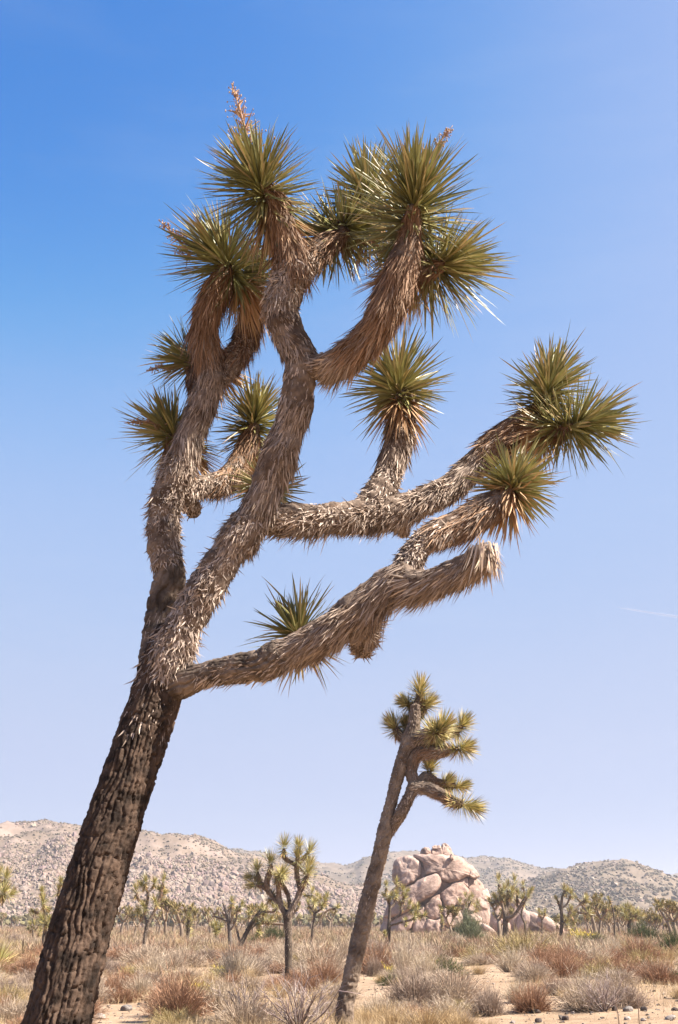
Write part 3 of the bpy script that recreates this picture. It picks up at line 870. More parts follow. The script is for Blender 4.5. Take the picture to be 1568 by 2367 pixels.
U = (0, 1, .1)
def slender_trees():
    # the leaning one on the right of the big tree
    joshua('slender joshua tree leaning like the big one, forked top beside boulders', 797, 20.6,
        [[(806, 2290, 18.5, 0), (822, 2210, 18.5, 0), (840, 2130, 19.5, 0), (858, 2055, 18.5, 0), (876, 1985, 16.5, 0), (888, 1930, 17, 0), (897, 1885, 14, 0), (909, 1836, 13.5, 0), (922, 1787, 15, 0), (939, 1738, 18, 0), (950, 1707, 19, 0), (958, 1672, 14, 0), (961, 1630, 10, 0)],
         [(890, 1932, 13, .05), (910, 1905, 11, .0), (928, 1878, 11, -.1), (947, 1838, 10.5, -.15), (957, 1812, 10.5, -.1), (951, 1782, 10, -.05), (962, 1748, 11, -.1), (985, 1735, 13, -.15), (1012, 1738, 12, -.2), (1040, 1730, 9, -.2)],
         [(950, 1820, 10, -.15), (980, 1821, 12, -.2), (1011, 1831, 11, -.3), (1041, 1850, 10.5, -.4), (1068, 1860, 7, -.45)],
         [(965, 1815, 8, -.1), (984, 1798, 10, 0), (1011, 1810, 9, .1), (1050, 1815, 6, .2)],
         [(958, 1712, 14, -.1), (985, 1700, 14, -.2), (1012, 1692, 12, -.3), (1030, 1683, 7, -.35)],
         [(1000, 1705, 9, .1), (1040, 1695, 8, .3), (1068, 1680, 5, .4)],
         [(945, 1715, 11, .1), (925, 1700, 8, .2), (914, 1682, 5, .25)],
         [(960, 1665, 9, .15), (975, 1640, 8, .2), (984, 1628, 6, .2)],
         [(962, 1640, 8, .1), (970, 1615, 7, .15), (972, 1598, 5, .15)]],
        [(973, 1586, .15, (.1, 1, .1), 30, 26), (936, 1623, .2, (-.7, .5, .2), 25, 10), (990, 1625, .2, (.6, .4, .1), 28, 14),
         (909, 1674, .25, (-.5, .8, .2), 30, 12), (938, 1670, .35, (-.1, 1, .1), 22, 10), (1030, 1674, -.38, (.5, .55, .6), 34, 26), (1010, 1690, -.4, (.1, .2, .9), 36, 22),
         (1072, 1670, .4, (.6, .7, .1), 30, 18), (1078, 1728, -.2, (.9, .1, .2), 30, 16), (994, 1768, .3, (.1, .8, .2), 27, 12),
         (1036, 1806, .15, (.7, .6, .1), 24, 20), (1073, 1815, .2, (.9, .1, .1), 22, 22), (1098, 1866, -.5, (.92, -.25, .2), 32, 30)],
        dens=.9, leafn=120)
    # round-crowned tree in the middle distance
    joshua('round-crowned joshua tree with straight dark trunk left of the slender leaning one', 667, 34.5,
        [[(667, 2210, 8.4, 0), (667, 2160, 9, 0), (665, 2125, 9.5, 0), (660, 2105, 7, 0)],
         [(662, 2115, 8, 0), (652, 2098, 6.5, 0), (646, 2074, 6, 0), (644, 2047, 6, -.1), (640, 2028, 5, -.15)],
         [(648, 2088, 6, .1), (634, 2075, 6, .2), (620, 2058, 7, .2), (617, 2038, 7, .1), (625, 2012, 7, .1), (627, 1998, 4, .1)],
         [(622, 2062, 5, .15), (607, 2048, 5, .2), (592, 2046, 3, .2)], [(612, 2052, 5, .2), (601, 2036, 5, .3), (596, 2015, 3, .3)],
         [(667, 2118, 8, -.1), (675, 2098, 7, -.1), (686, 2080, 7, -.1), (694, 2058, 6.5, -.1), (706, 2034, 6, -.1), (713, 2020, 4, -.1)],
         [(671, 2100, 5, .1), (668, 2076, 5, .2), (660, 2055, 5, .2), (650, 2036, 4, .2)],
         [(693, 2058, 5, .1), (690, 2038, 5, .2), (686, 2014, 6, .2), (688, 1990, 6, .2), (690, 1962, 4, .2)],
         [(687, 2000, 5, .2), (672, 1992, 5, .2), (658, 1982, 4.5, .15), (657, 1962, 4, .1)], [(690, 1995, 5, .3), (702, 1982, 4, .4), (714, 1970, 3, .45)]],
        [(654, 2016, -.3, (.3, .5, .7), 17, 12), (641, 2024, -.1, (0, 1, .2), 15, 10), (627, 1984, .1, (.05, 1, .1), 19, 18), (584, 2046, .2, (-.8, -.1, .5), 17, 10), (594, 2003, .3, (-.1, 1, .1), 15, 14),
         (577, 2027, .35, (-.9, .1, .1), 14, 10), (714, 2010, -.15, (.3, .9, .2), 18, 18), (718, 1994, .1, (.3, .9, .1), 16, 12), (651, 2034, .2, (-.1, 1, .1), 13, 10),
         (689, 1972, .1, (0, .9, .3), 17, 18), (691, 1950, .2, (0, 1, .1), 15, 10), (657, 1948, .1, (0, 1, .1), 18, 14), (717, 1962, .45, (.3, .9, .1), 19, 14), (630, 2070, .3, (.3, .7, .2), 12, 8)],
        dens=.5, leafn=80)
    joshua('open-armed joshua tree right of the leaning trunk, backed by the mountain', 330, 56,
        [[(333, 2185, 4.2, 0), (337, 2156, 4.6, 0), (342, 2134, 4.6, 0)], [(342, 2136, 4, 0), (352, 2115, 3.5, 0), (360, 2100, 3.5, 0), (372, 2068, 3.5, 0), (377, 2040, 2.5, 0)],
         [(341, 2136, 4, 0), (334, 2110, 3.3, .3), (341, 2085, 3, .3), (342, 2064, 3, .3), (333, 2045, 2.5, .3)], [(342, 2066, 2.5, .3), (352, 2052, 2.2, .5), (357, 2042, 2, .5)],
         [(338, 2082, 3, .3), (322, 2080, 3, 0), (316, 2062, 2.5, 0)]],
        [(378, 2028, 0, U, 11, 14), (381, 2062, .3, (.6, .6, .2), 10, 8), (337, 2032, .3, U, 11, 9), (327, 2044, .3, (-.5, .8, .1), 10, 8), (358, 2036, .5, U, 10, 8), (315, 2052, 0, U, 11, 14),
         (320, 2104, .5, (-.4, .8, .2), 11, 12), (332, 2092, -.5, (-.3, .8, .5), 10, 10), (358, 2080, -.4, (-.3, .9, .3), 11, 10), (370, 2055, .3, (-.3, .9, .2), 10, 8)], dens=.35, leafn=60)
    joshua('half-bare joshua tree with twisted grey arms beside the dark green bush', 533, 61,
        [[(532, 2170, 4.8, 0), (529, 2129, 4.5, 0), (522, 2105, 3, 0), (515, 2086, 1.6, 0)], [(530, 2132, 3, 0), (520, 2126, 3, .2), (508, 2121, 2.4, .3), (490, 2117, 1.4, .4)],
         [(530, 2125, 2.5, 0), (533, 2105, 2.2, 0), (537, 2090, 2, 0)], [(533, 2150, 2.5, 0), (545, 2130, 2.2, -.2), (549, 2106, 2, -.3), (557, 2095, 2, -.3)], [(508, 2122, 2, .3), (506, 2112, 1.5, .3), (505, 2104, 1.2, .3)]],
        [(537, 2080, 0, U, 9, 8), (560, 2088, -.3, (.3, .9, .2), 10, 12), (546, 2120, .3, (.3, .9, .2), 7, 8)], dens=.2, leafn=50, bark=((.16, .13, .11), (.30, .25, .21)))
    joshua('joshua tree with a trunk bent far to the right over the dark green bush', 553, 64,
        [[(563, 2172, 5, 0), (577, 2142, 5, 0), (594, 2117, 4.5, 0), (606, 2102, 3.5, 0)], [(574, 2150, 4, .3), (592, 2136, 3.5, .4), (614, 2132, 3.2, .5), (635, 2135, 3, .5), (655, 2136, 2.5, .5)],
         [(600, 2112, 3, -.3), (618, 2106, 3, -.4), (632, 2108, 2.5, -.4), (641, 2100, 2, -.4)], [(556, 2180, 3.5, .2), (550, 2158, 3, .3), (545, 2130, 2.5, .3), (540, 2118, 2, .3)]],
        [(607, 2094, 0, U, 10, 8), (615, 2104, -.4, (.5, .7, .3), 10, 8), (627, 2124, .5, (.5, .6, .3), 10, 8), (642, 2096, -.4, U, 9, 8), (632, 2092, .4, U, 10, 8), (594, 2128, -.2, (-.3, .7, .3), 9, 8), (612, 2118, .2, (.3, .6, .6), 9, 8), (600, 2150, .2, (.1, .6, .6), 8, 8), (577, 2108, .3, (0, 1, .1), 8, 8)], dens=.25, leafn=50)
    joshua('thin-stemmed joshua tree with cupped crown right of the round-crowned one', 721, 79,
        [[(723, 2150, 3, 0), (726, 2125, 2.8, 0), (728, 2109, 2.8, 0)], [(728, 2111, 2.4, 0), (718, 2098, 2.2, 0), (714, 2088, 1.8, 0)], [(728, 2110, 2.4, 0), (729, 2092, 2, .3), (724, 2070, 2, .3)],
         [(728, 2112, 2.4, 0), (742, 2100, 2.2, 0), (750, 2085, 2, 0)], [(735, 2135, 2, .5), (744, 2116, 2.2, .5), (762, 2102, 2, .5), (775, 2100, 2, .5)], [(724, 2080, 2, .3), (714, 2072, 2, .3), (706, 2070, 1.6, .3)]],
        [(713, 2085, 0, U, 9, 8), (722, 2058, .3, U, 10, 9), (704, 2069, .3, (-.9, .2, .1), 9, 6), (727, 2082, -.4, (0, .7, .7), 10, 8), (752, 2078, 0, U, 10, 8), (756, 2070, .4, (.3, .9, 0), 9, 6), (740, 2076, .2, U, 10, 9), (734, 2068, .6, U, 9, 8), (781, 2096, .5, (.7, .7, .1), 9, 6), (747, 2092, -.3, (.3, .8, .4), 8, 6)], dens=.25, leafn=46)
    joshua('many-headed joshua tree growing in front of the boulder outcrop\'s left foot', 896, 68,
        [[(898, 2160, 5.5, 0), (900, 2125, 3.4, 0), (901, 2092, 3.2, 0), (897, 2078, 2.5, 0)], [(900, 2132, 2.6, 0), (912, 2122, 2.5, 0), (926, 2111, 2.5, 0), (930, 2085, 2.2, .2), (935, 2068, 2, .2)],
         [(901, 2100, 2.5, 0), (912, 2088, 2.3, .2), (917, 2066, 2.2, .2), (917, 2045, 2, .2)], [(902, 2140, 2.4, 0), (925, 2132, 2.4, -.3), (950, 2126, 2.2, -.4), (968, 2118, 2.2, -.5), (978, 2117, 2, -.5)], [(897, 2085, 2.4, 0), (892, 2068, 2, 0), (893, 2052, 1.6, 0)]],
        [(893, 2042, 0, U, 9, 10), (917, 2034, .2, U, 10, 14), (889, 2070, 0, (-.8, .5, .1), 9, 8), (905, 2068, -.4, (.4, .7, .6), 9, 8), (916, 2064, -.3, (.1, .8, .5), 10, 8), (932, 2052, .2, U, 9, 8), (942, 2058, .4, (.6, .7, .1), 9, 8),
         (936, 2072, .2, (.3, .9, .2), 9, 8), (948, 2086, -.2, (.3, .9, .2), 9, 8), (955, 2098, -.3, (.4, .8, .2), 9, 8), (966, 2094, -.4, U, 10, 12), (982, 2114, -.5, (.8, .5, .1), 9, 8), (960, 2112, -.7, (.2, .8, .4), 9, 8), (938, 2128, .2, (0, .9, .3), 8, 6), (927, 2090, .5, U, 9, 8), (890, 2155, -.4, U, 6, 5)], dens=.25, leafn=46)
    joshua('broad joshua tree with stout upright arms before the boulders\' right end', 1167, 105,
        [[(1168, 2150, 5.4, 0), (1169, 2125, 5.4, 0), (1167, 2108, 5, 0)], [(1168, 2112, 4, 0), (1161, 2092, 4, 0), (1158, 2066, 5, 0), (1154, 2045, 4, 0)], [(1169, 2110, 4, 0), (1173, 2085, 4, .5), (1175, 2060, 5, .5)],
         [(1170, 2112, 4, .2), (1181, 2080, 4, .3), (1188, 2050, 4.5, .3)], [(1170, 2124, 4.5, -.3), (1187, 2117, 4, -.5), (1203, 2095, 4, -.6), (1217, 2074, 5, -.6)], [(1164, 2098, 3, .4), (1152, 2085, 3, .6), (1146, 2078, 3, .6)], [(1200, 2100, 2.5, .4), (1195, 2085, 2.5, .6), (1196, 2070, 2.5, .6)]],
        [(1153, 2026, 0, U, 11, 22), (1175, 2042, .5, U, 11, 18), (1190, 2028, .3, U, 11, 22), (1222, 2064, -.6, (.4, .9, .1), 12, 20), (1144, 2072, .6, (-.5, .8, .1), 11, 12), (1197, 2062, .6, U, 11, 14), (1166, 2050, -.8, (0, .9, .3), 10, 14), (1184, 2056, -.8, (.2, .9, .2), 11, 14), (1160, 2062, -.5, U, 10, 12), (1208, 2072, .3, (.2, 1, .1), 9, 10), (1230, 2056, -.2, (.6, .7, 0), 8, 8)], dens=.3, leafn=60)
    joshua('thin dark joshua tree with one tiny head behind the broad upright-armed one', 1216, 118,
        [[(1213, 2135, 2.2, 0), (1206, 2116, 2.2, 0), (1210, 2090, 1.8, 0), (1212, 2066, 1.6, 0), (1210, 2050, 1.4, 0)], [(1207, 2120, 1.6, 0), (1198, 2105, 1.4, .3), (1193, 2088, 1.2, .3)]],
        [(1209, 2042, 0, U, 8, 6), (1192, 2082, .3, U, 7, 6)], dens=.1, leafn=36)
    joshua('wide joshua tree with dark arms right of the pointed boulder', 1297, 112,
        [[(1298, 2150, 4.2, 0), (1299, 2125, 4, 0), (1298, 2100, 3.6, 0), (1300, 2074, 3, 0), (1306, 2058, 2.5, 0)], [(1297, 2108, 2.6, 0), (1292, 2090, 2.4, .3), (1287, 2078, 2, .3)], [(1300, 2098, 2.6, 0), (1312, 2088, 2.4, 0), (1319, 2070, 2.2, 0)],
         [(1300, 2134, 3.4, -.2), (1310, 2126, 3.2, -.3), (1318, 2105, 3, -.3), (1320, 2096, 2.5, -.3)], [(1314, 2112, 2.6, -.3), (1330, 2100, 2.6, 0), (1345, 2086, 2.4, .2), (1354, 2080, 2, .2)], [(1326, 2104, 2.4, .3), (1340, 2110, 2.4, .5), (1360, 2110, 2.4, .6)]],
        [(1305, 2050, 0, U, 10, 12), (1312, 2056, .2, (.4, .9, .1), 9, 8), (1321, 2062, 0, U, 9, 8), (1286, 2075, .3, (-.4, .9, 0), 7, 6), (1355, 2076, .2, (.4, .9, .1), 10, 8), (1356, 2084, .4, (.9, .2, .1), 9, 6), (1320, 2098, -.3, U, 10, 12), (1328, 2112, .3, (.2, .7, .4), 10, 10), (1365, 2108, .6, (.8, .5, .1), 11, 10), (1312, 2128, -.5, (.1, .9, .3), 9, 10), (1326, 2134, .4, (.2, .9, .2), 9, 10), (1284, 2128, .3, (-.3, .9, .2), 9, 10)], dens=.25, leafn=50)
    joshua('small forked joshua tree in front of the pointed pale boulder', 1253, 124,
        [[(1254, 2140, 1.6, 0), (1253, 2126, 1.8, 0)], [(1253, 2128, 1.6, 0), (1249, 2116, 1.6, 0), (1247, 2110, 1.4, 0)], [(1253, 2128, 1.6, 0), (1258, 2118, 1.6, 0), (1259, 2110, 1.4, 0)]],
        [(1246, 2105, 0, U, 7, 6), (1260, 2105, 0, U, 7, 6), (1253, 2112, .3, U, 6, 6)], dens=.1, leafn=34)
    joshua('single bare pole of a joshua tree bending left at its tip', 1422, 124,
        [[(1421, 2135, 1.9, 0), (1419, 2112, 1.8, 0), (1416, 2098, 1.7, 0), (1411, 2084, 1.5, 0), (1408, 2078, 1.3, 0)]], [(1407, 2076, 0, (-.4, .9, 0), 6, 5)], dens=.1, leafn=30)
    joshua('low bushy joshua tree with brown skirts next to the green juniper', 1455, 120,
        [[(1455, 2140, 4, 0), (1455, 2128, 4, 0)], [(1455, 2132, 3, 0), (1446, 2118, 3.4, 0), (1440, 2106, 3, 0)], [(1455, 2132, 3, 0), (1456, 2115, 3.4, .2), (1454, 2102, 3, .2)], [(1455, 2132, 3, 0), (1466, 2120, 3.4, 0), (1472, 2112, 3, 0)]],
        [(1438, 2100, 0, (-.3, .9, .2), 11, 10), (1447, 2096, .3, U, 11, 10), (1456, 2098, .2, U, 11, 10), (1464, 2106, -.2, U, 10, 10), (1476, 2108, 0, (.5, .8, .1), 11, 10), (1484, 2116, .3, (.7, .6, .1), 9, 8), (1446, 2108, -.5, (-.2, .8, .5), 10, 10)], dens=.5, leafn=50)
    joshua('joshua tree behind the leaning trunk, stacked round heads against the mountain', 100, 62,
        [[(102, 2170, 4.5, 0), (106, 2140, 4.2, 0), (103, 2110, 4, 0), (100, 2090, 3.5, 0), (98, 2072, 2.5, 0)], [(106, 2136, 3, 0), (94, 2120, 3, .2), (86, 2108, 2.5, .2), (78, 2106, 2, .2)], [(107, 2138, 3, 0), (122, 2118, 3, .2), (132, 2090, 2.5, .2), (137, 2060, 2.5, .2), (140, 2040, 2, .2)]],
        [(97, 2056, 0, U, 9, 7), (100, 2078, -.3, (-.1, .9, .3), 15, 12), (74, 2105, .2, (-.8, .4, .1), 9, 8), (98, 2122, -.4, (-.3, .7, .5), 15, 16), (118, 2124, -.3, (.4, .8, .3), 12, 10), (136, 2050, .2, U, 11, 10), (142, 2034, .2, U, 10, 8), (112, 2104, .3, (.3, .9, .1), 11, 8)], dens=.3, leafn=60)
    joshua('little dark-stemmed joshua tree left of the leaning trunk\'s foot', 77, 80,
        [[(77, 2170, 1.8, 0), (76, 2150, 1.8, 0), (72, 2140, 1.6, 0)], [(76, 2154, 1.6, 0), (86, 2145, 1.6, .2), (92, 2136, 1.6, .2)]],
        [(70, 2134, 0, (-.5, .8, .1), 8, 6), (80, 2134, .2, U, 9, 8), (94, 2130, .2, U, 9, 8), (94, 2150, 0, (.3, .8, .3), 8, 8), (66, 2146, .3, (-.6, .6, .1), 6, 5)], dens=.1, leafn=36)
    joshua('joshua tree at the picture edge with drooping green heads left of the trunk', -48, 42,
        [[(-46, 2180, 7.5, 0), (-44, 2130, 7.5, 0), (-36, 2100, 7, 0), (-28, 2080, 5, 0)], [(-38, 2105, 5, 0), (-18, 2092, 5, 0), (2, 2076, 5, 0), (14, 2068, 4, 0)], [(-30, 2090, 5, 0), (-12, 2065, 5, .2), (4, 2045, 5, .2), (12, 2034, 4, .2)], [(-34, 2095, 5, .3), (-60, 2070, 5, .5), (-70, 2040, 4, .5)]],
        [(16, 2022, .2, (.2, 1, .1), 15, 12), (12, 2056, -.2, (.5, .8, .2), 15, 12), (28, 2066, 0, (.8, .4, .1), 14, 14), (-2, 2014, .4, U, 15, 10), (-72, 2026, .5, U, 16, 12), (-30, 2066, -.3, U, 15, 12), (-6, 2052, .5, U, 15, 10)], dens=.5, leafn=80)
    joshua('unbranched young joshua tree, a furry green column on the flat', 434, 78,
        [[(434, 2165, 3, 0), (436, 2150, 4.2, 0), (437, 2132, 4.2, 0), (437, 2120, 3, 0)]],
        [(437, 2114, 0, U, 10, 16), (437, 2128, 0, (.1, .9, .3), 10, 14), (436, 2142, 0, (-.1, .9, .3), 9, 14)], dens=.4, leafn=60)
    joshua('small bright-headed joshua tree left of the half-bare one', 500, 88,
        [[(500, 2165, 2.2, 0), (501, 2150, 2.4, 0)], [(501, 2155, 2, 0), (494, 2146, 2, 0)], [(501, 2155, 2, 0), (509, 2147, 2, 0)]],
        [(500, 2136, 0, U, 10, 8), (491, 2140, .2, (-.5, .8, .1), 9, 8), (511, 2140, 0, (.5, .8, .1), 9, 8), (500, 2148, -.3, (0, .7, .6), 8, 8)], dens=.2, leafn=46)
    joshua('dark joshua tree growing against the shaded face of the boulder outcrop', 1072, 150,
        [[(1073, 2140, 2.4, 0), (1073, 2118, 2.4, 0), (1077, 2100, 2, 0)], [(1073, 2120, 2, 0), (1066, 2104, 1.8, 0), (1064, 2088, 1.6, 0)], [(1074, 2112, 2, 0), (1084, 2096, 1.8, 0), (1090, 2080, 1.6, 0)], [(1074, 2114, 1.8, 0), (1096, 2108, 1.8, .2), (1104, 2092, 1.6, .2)]],
        [(1063, 2082, 0, U, 8, 8), (1078, 2090, 0, U, 8, 8), (1091, 2068, 0, U, 9, 12), (1084, 2078, .3, U, 8, 8), (1105, 2084, .2, U, 9, 12), (1098, 2094, -.3, U, 8, 8), (1076, 2068, .5, U, 8, 8)], dens=.15, leafn=40)
    joshua('stubby joshua column standing before the boulder outcrop', 1022, 140,
        [[(1022, 2145, 2.2, 0), (1022, 2130, 2.2, 0)]], [(1022, 2118, 0, U, 6, 10), (1022, 2130, 0, U, 6, 8)], dens=.2, leafn=40)
slender_trees()

# ------------------------------------------------------------------ the wood of joshua trees on the flat
def proto_tree(seed, h, nfork):
    global rng
    keep = rng; rng = np.random.default_rng(seed)
    root = empty('joshua_tree', (0, 0, 0))
    limbs = []; tips = []
    def grow(p, d, L, r, depth):
        q = p + d * L * .5 + rng.normal(0, .06, 3) * L; e = q + norm(d + np.array([0, 0, .35]) + rng.normal(0, .15, 3)) * L * .5
        limbs.append([(*p, r), (*q, r * .92), (*e, r * .85)])
        if depth == 0: tips.append((e, norm(e - q))); return
        k = rng.integers(2, 4)
        a0 = rng.uniform(0, 6.28)
        for j in range(k):
            a = a0 + j * 6.28 / k + rng.normal(0, .3); o = np.array([math.cos(a), math.sin(a), 0])
            grow(e, norm(norm(e - q) * .5 + o * rng.uniform(.5, .9) + np.array([0, 0, .55])), L * rng.uniform(.55, .8), r * .78, depth - 1)
    trunk_h = h * .42
    limbs_t = [(0, 0, -.15, .17), (0.02, 0, trunk_h * .5, .14), (rng.normal(0, .1), rng.normal(0, .1), trunk_h, .13)]
    e = np.array(limbs_t[-1][:3]); k = rng.integers(2, 4); a0 = rng.uniform(0, 6.28)
    for j in range(k):
        a = a0 + j * 6.28 / k; grow(e, norm(np.array([math.cos(a) * .7, math.sin(a) * .7, .8])), h * .24, .11, nfork)
    P, u = spline(limbs_t, .25); mb = MB(); V, pol, C = tube(P, u, 7, rough_disp(.015, 6, seed), colnoise((.12, .09, .065), (.25, .19, .14), 4, seed)); mb.add(V, pol, C)
    mb.build('trunk', M_LIMB, root)
    mb = MB()
    for l in limbs:
        P, u = spline(l, .2); V, pol, C = tube(P, u, 5, None, colnoise((.17, .12, .08), (.30, .22, .15), 4, seed)); mb.add(V, pol, C)
    for tip, ax in tips: far_head(mb, tip + ax * .22, ax, .40, 46, .5, .5, .08, True)
    mb.build('crown', M_FAR, root)
    rng = keep
    return root

FARMARKS = [(on_ground(a, 100)[0][0] / 100, c) for a, c in ((330, 'open-armed joshua tree'), (437, 'furry green joshua column'), (533, 'half-bare joshua tree'), (620, 'dark green bush under the bent tree'), (667, 'round-crowned joshua tree'), (745, 'cupped-crown joshua tree'), (850, 'slender leaning trunk'), (930, 'many-headed joshua tree'), (1300, 'wide dark-armed joshua tree'), (1210, 'broad upright-armed joshua tree'), (1420, 'bare bending pole'), (1455, 'green juniper'), (1550, 'green bush at the picture edge'), (150, 'leaning trunk'), (20, 'tree with drooping heads'))]
def far_trees():
    protos = [proto_tree(100 + i, 3.0 + .35 * (i % 4), 1 if i % 2 else 2) for i in range(8)]
    used = [False] * 8; placed = []
    spots = []
    r2 = random.Random(12)
    tries = 0
    while len(spots) < 185 and tries < 9000:
        tries += 1
        px = r2.uniform(-160, 1730); Y = 105 + 300 * r2.random() ** 1.25
        if 820 < px < 1330 and 150 < Y < 235: continue            # boulder outcrop
        if 240 < px < 300 and Y < 130: continue
        if 700 < px < 1040 and Y < 150: continue
        if px < 240 and Y < 190: continue
        if px < 120 and r2.random() < .5: continue
        p, t = on_ground(px, Y)
        if any((p[0] - q[0]) ** 2 + (p[1] - q[1]) ** 2 < 4.2 ** 2 for q in spots): continue
        spots.append((p[0], p[1]))
    tries = 0; goal = len(spots) + 55                      # the wood is thicker to the right
    while len(spots) < goal and tries < 4000:
        tries += 1
        p, t = on_ground(r2.uniform(1345, 1720), r2.uniform(125, 230))
        if any((p[0] - q[0]) ** 2 + (p[1] - q[1]) ** 2 < 2.6 ** 2 for q in spots): continue
        spots.append((p[0], p[1]))
    for k, (x, y) in enumerate(spots):
        i = r2.randrange(8)
        if not used[i]: o = protos[i]; used[i] = True
        else: o = copy_tree(protos[i])
        o.location = (x, y, -.02); o.rotation_euler = (0, 0, r2.uniform(0, 6.28)); s = r2.uniform(.55, 1.3); o.scale = (s, s, s * r2.uniform(.9, 1.1))
        look = 'small' if s < .8 else ('middling' if s < 1.08 else 'tall')
        m = min(FARMARKS, key=lambda q: abs(q[0] - x / y))[1]
        tag(o, look + ' far joshua tree in the wood beyond the ' + m, 'joshua tree', 'far joshua trees in the wood at the foot of the hills')
    for i in range(8):
        if not used[i]: protos[i].location = (60 + i * 5, 240, 0); tag(protos[i], 'small far joshua tree in the wood at the foot of the hills', 'joshua tree', 'far joshua trees in the wood at the foot of the hills')
    # what lies behind them reads as one mass
    n = 1500
    a = rng.uniform(-.36, .36, n); r = rng.uniform(300, 560, n)
    P = np.stack([r * np.sin(a), r * np.cos(a), np.zeros(n)], -1)
    mb = MB()
    for c in range(3):
        off = rng.normal(0, 1.1, (n, 3)); off[:, 2] = rng.uniform(1.2, 3.2, n)
        V, Fc, C = scatter_lumps(P + off, rng.uniform(.5, .95, n), .9, jcol((.13, .112, .06), n, .4), *ico(), .4); mb.add(V, [Fc], C)
    V, pol, C = blades(P, np.array([[0, 0, 1.]]) + rng.normal(0, .08, (n, 3)), 3.0, .3, np.zeros((n, 3)), jcol((.2, .14, .1), n), jcol((.2, .14, .1), n)); mb.add(V, pol, C)
    tag(mb.build('far_wood', M_FAR, smooth=False), 'hazy mass of farther joshua trees along the foot of the hills', 'wood', kind='stuff')
far_trees()

# ------------------------------------------------------------------ boulders
def cube_sphere(n):
    """unit cube grid -> points, quads"""
    mb_v = []; quads = []
    idx = {}
    def vid(p):
        k = tuple(np.round(p, 5))
        if k not in idx: idx[k] = len(mb_v); mb_v.append(p)
        return idx[k]
    g = np.linspace(-1, 1, n + 1)
    for ax in range(3):
        for sgn in (-1, 1):
            for i in range(n):
                for j in range(n):
                    q = []
                    for di, dj in ((0, 0), (1, 0), (1, 1), (0, 1)):
                        p = np.zeros(3); p[ax] = sgn; p[(ax + 1) % 3] = g[i + di]; p[(ax + 2) % 3] = g[j + dj]; q.append(vid(p))
                    quads.append(q if sgn > 0 else q[::-1])
    return np.array(mb_v), np.array(quads)
CS = {n: cube_sphere(n) for n in (6, 18, 30)}

def boulder_geo(n, size, blocky, rot, tilt, seed, rough=.09, rs=1.6, chip=.25):
    """rounded block of stone; blocky 2 = ellipsoid, larger = squarer"""
    V, Q = CS[n]
    p = blocky
    r = (np.abs(V) ** p).sum(1) ** (1 / p)
    U_ = V / r[:, None]
    # a few flat facets where the stone has split
    rs_ = np.random.default_rng(seed)
    for k in range(5):
        nn = norm(rs_.normal(size=3)); dmax = rs_.uniform(.88, 1.06)
        dd = U_ @ nn; ex = np.clip(dd - dmax, 0, None); U_ = U_ - nn[None] * (ex * (1 - chip * .3))[:, None]
    W = U_ * np.array(size)[None]
    m = float(np.mean(size))
    nrm = norm(U_)
    W = W + nrm * (fbm(U_ * rs + seed, 4, seed) * rough * m)[:, None] + nrm * (fbm(U_ * rs * 5 + seed, 3, seed + 4) * rough * .16 * m)[:, None]
    M = np.array(Matrix.Rotation(tilt, 3, 'Y') @ Matrix.Rotation(rot, 3, 'Z'))
    return W @ M.T, Q

PINK0, PINK1 = (.27, .18, .14), (.37, .265, .215)
def rock_col(W, seed, dark=0):
    t = np.clip(fbm(W * .35, 4, seed) * .75 + .55, 0, 1)[:, None]
    c = np.array(PINK0) * (1 - t) + np.array(PINK1) * t
    streak = np.clip(fbm(W * np.array([1.3, 1.3, .22]), 3, seed + 3) * 1.6 - .2, 0, 1)[:, None]
    return (c * (1 - .36 * streak)) * (1 - dark)

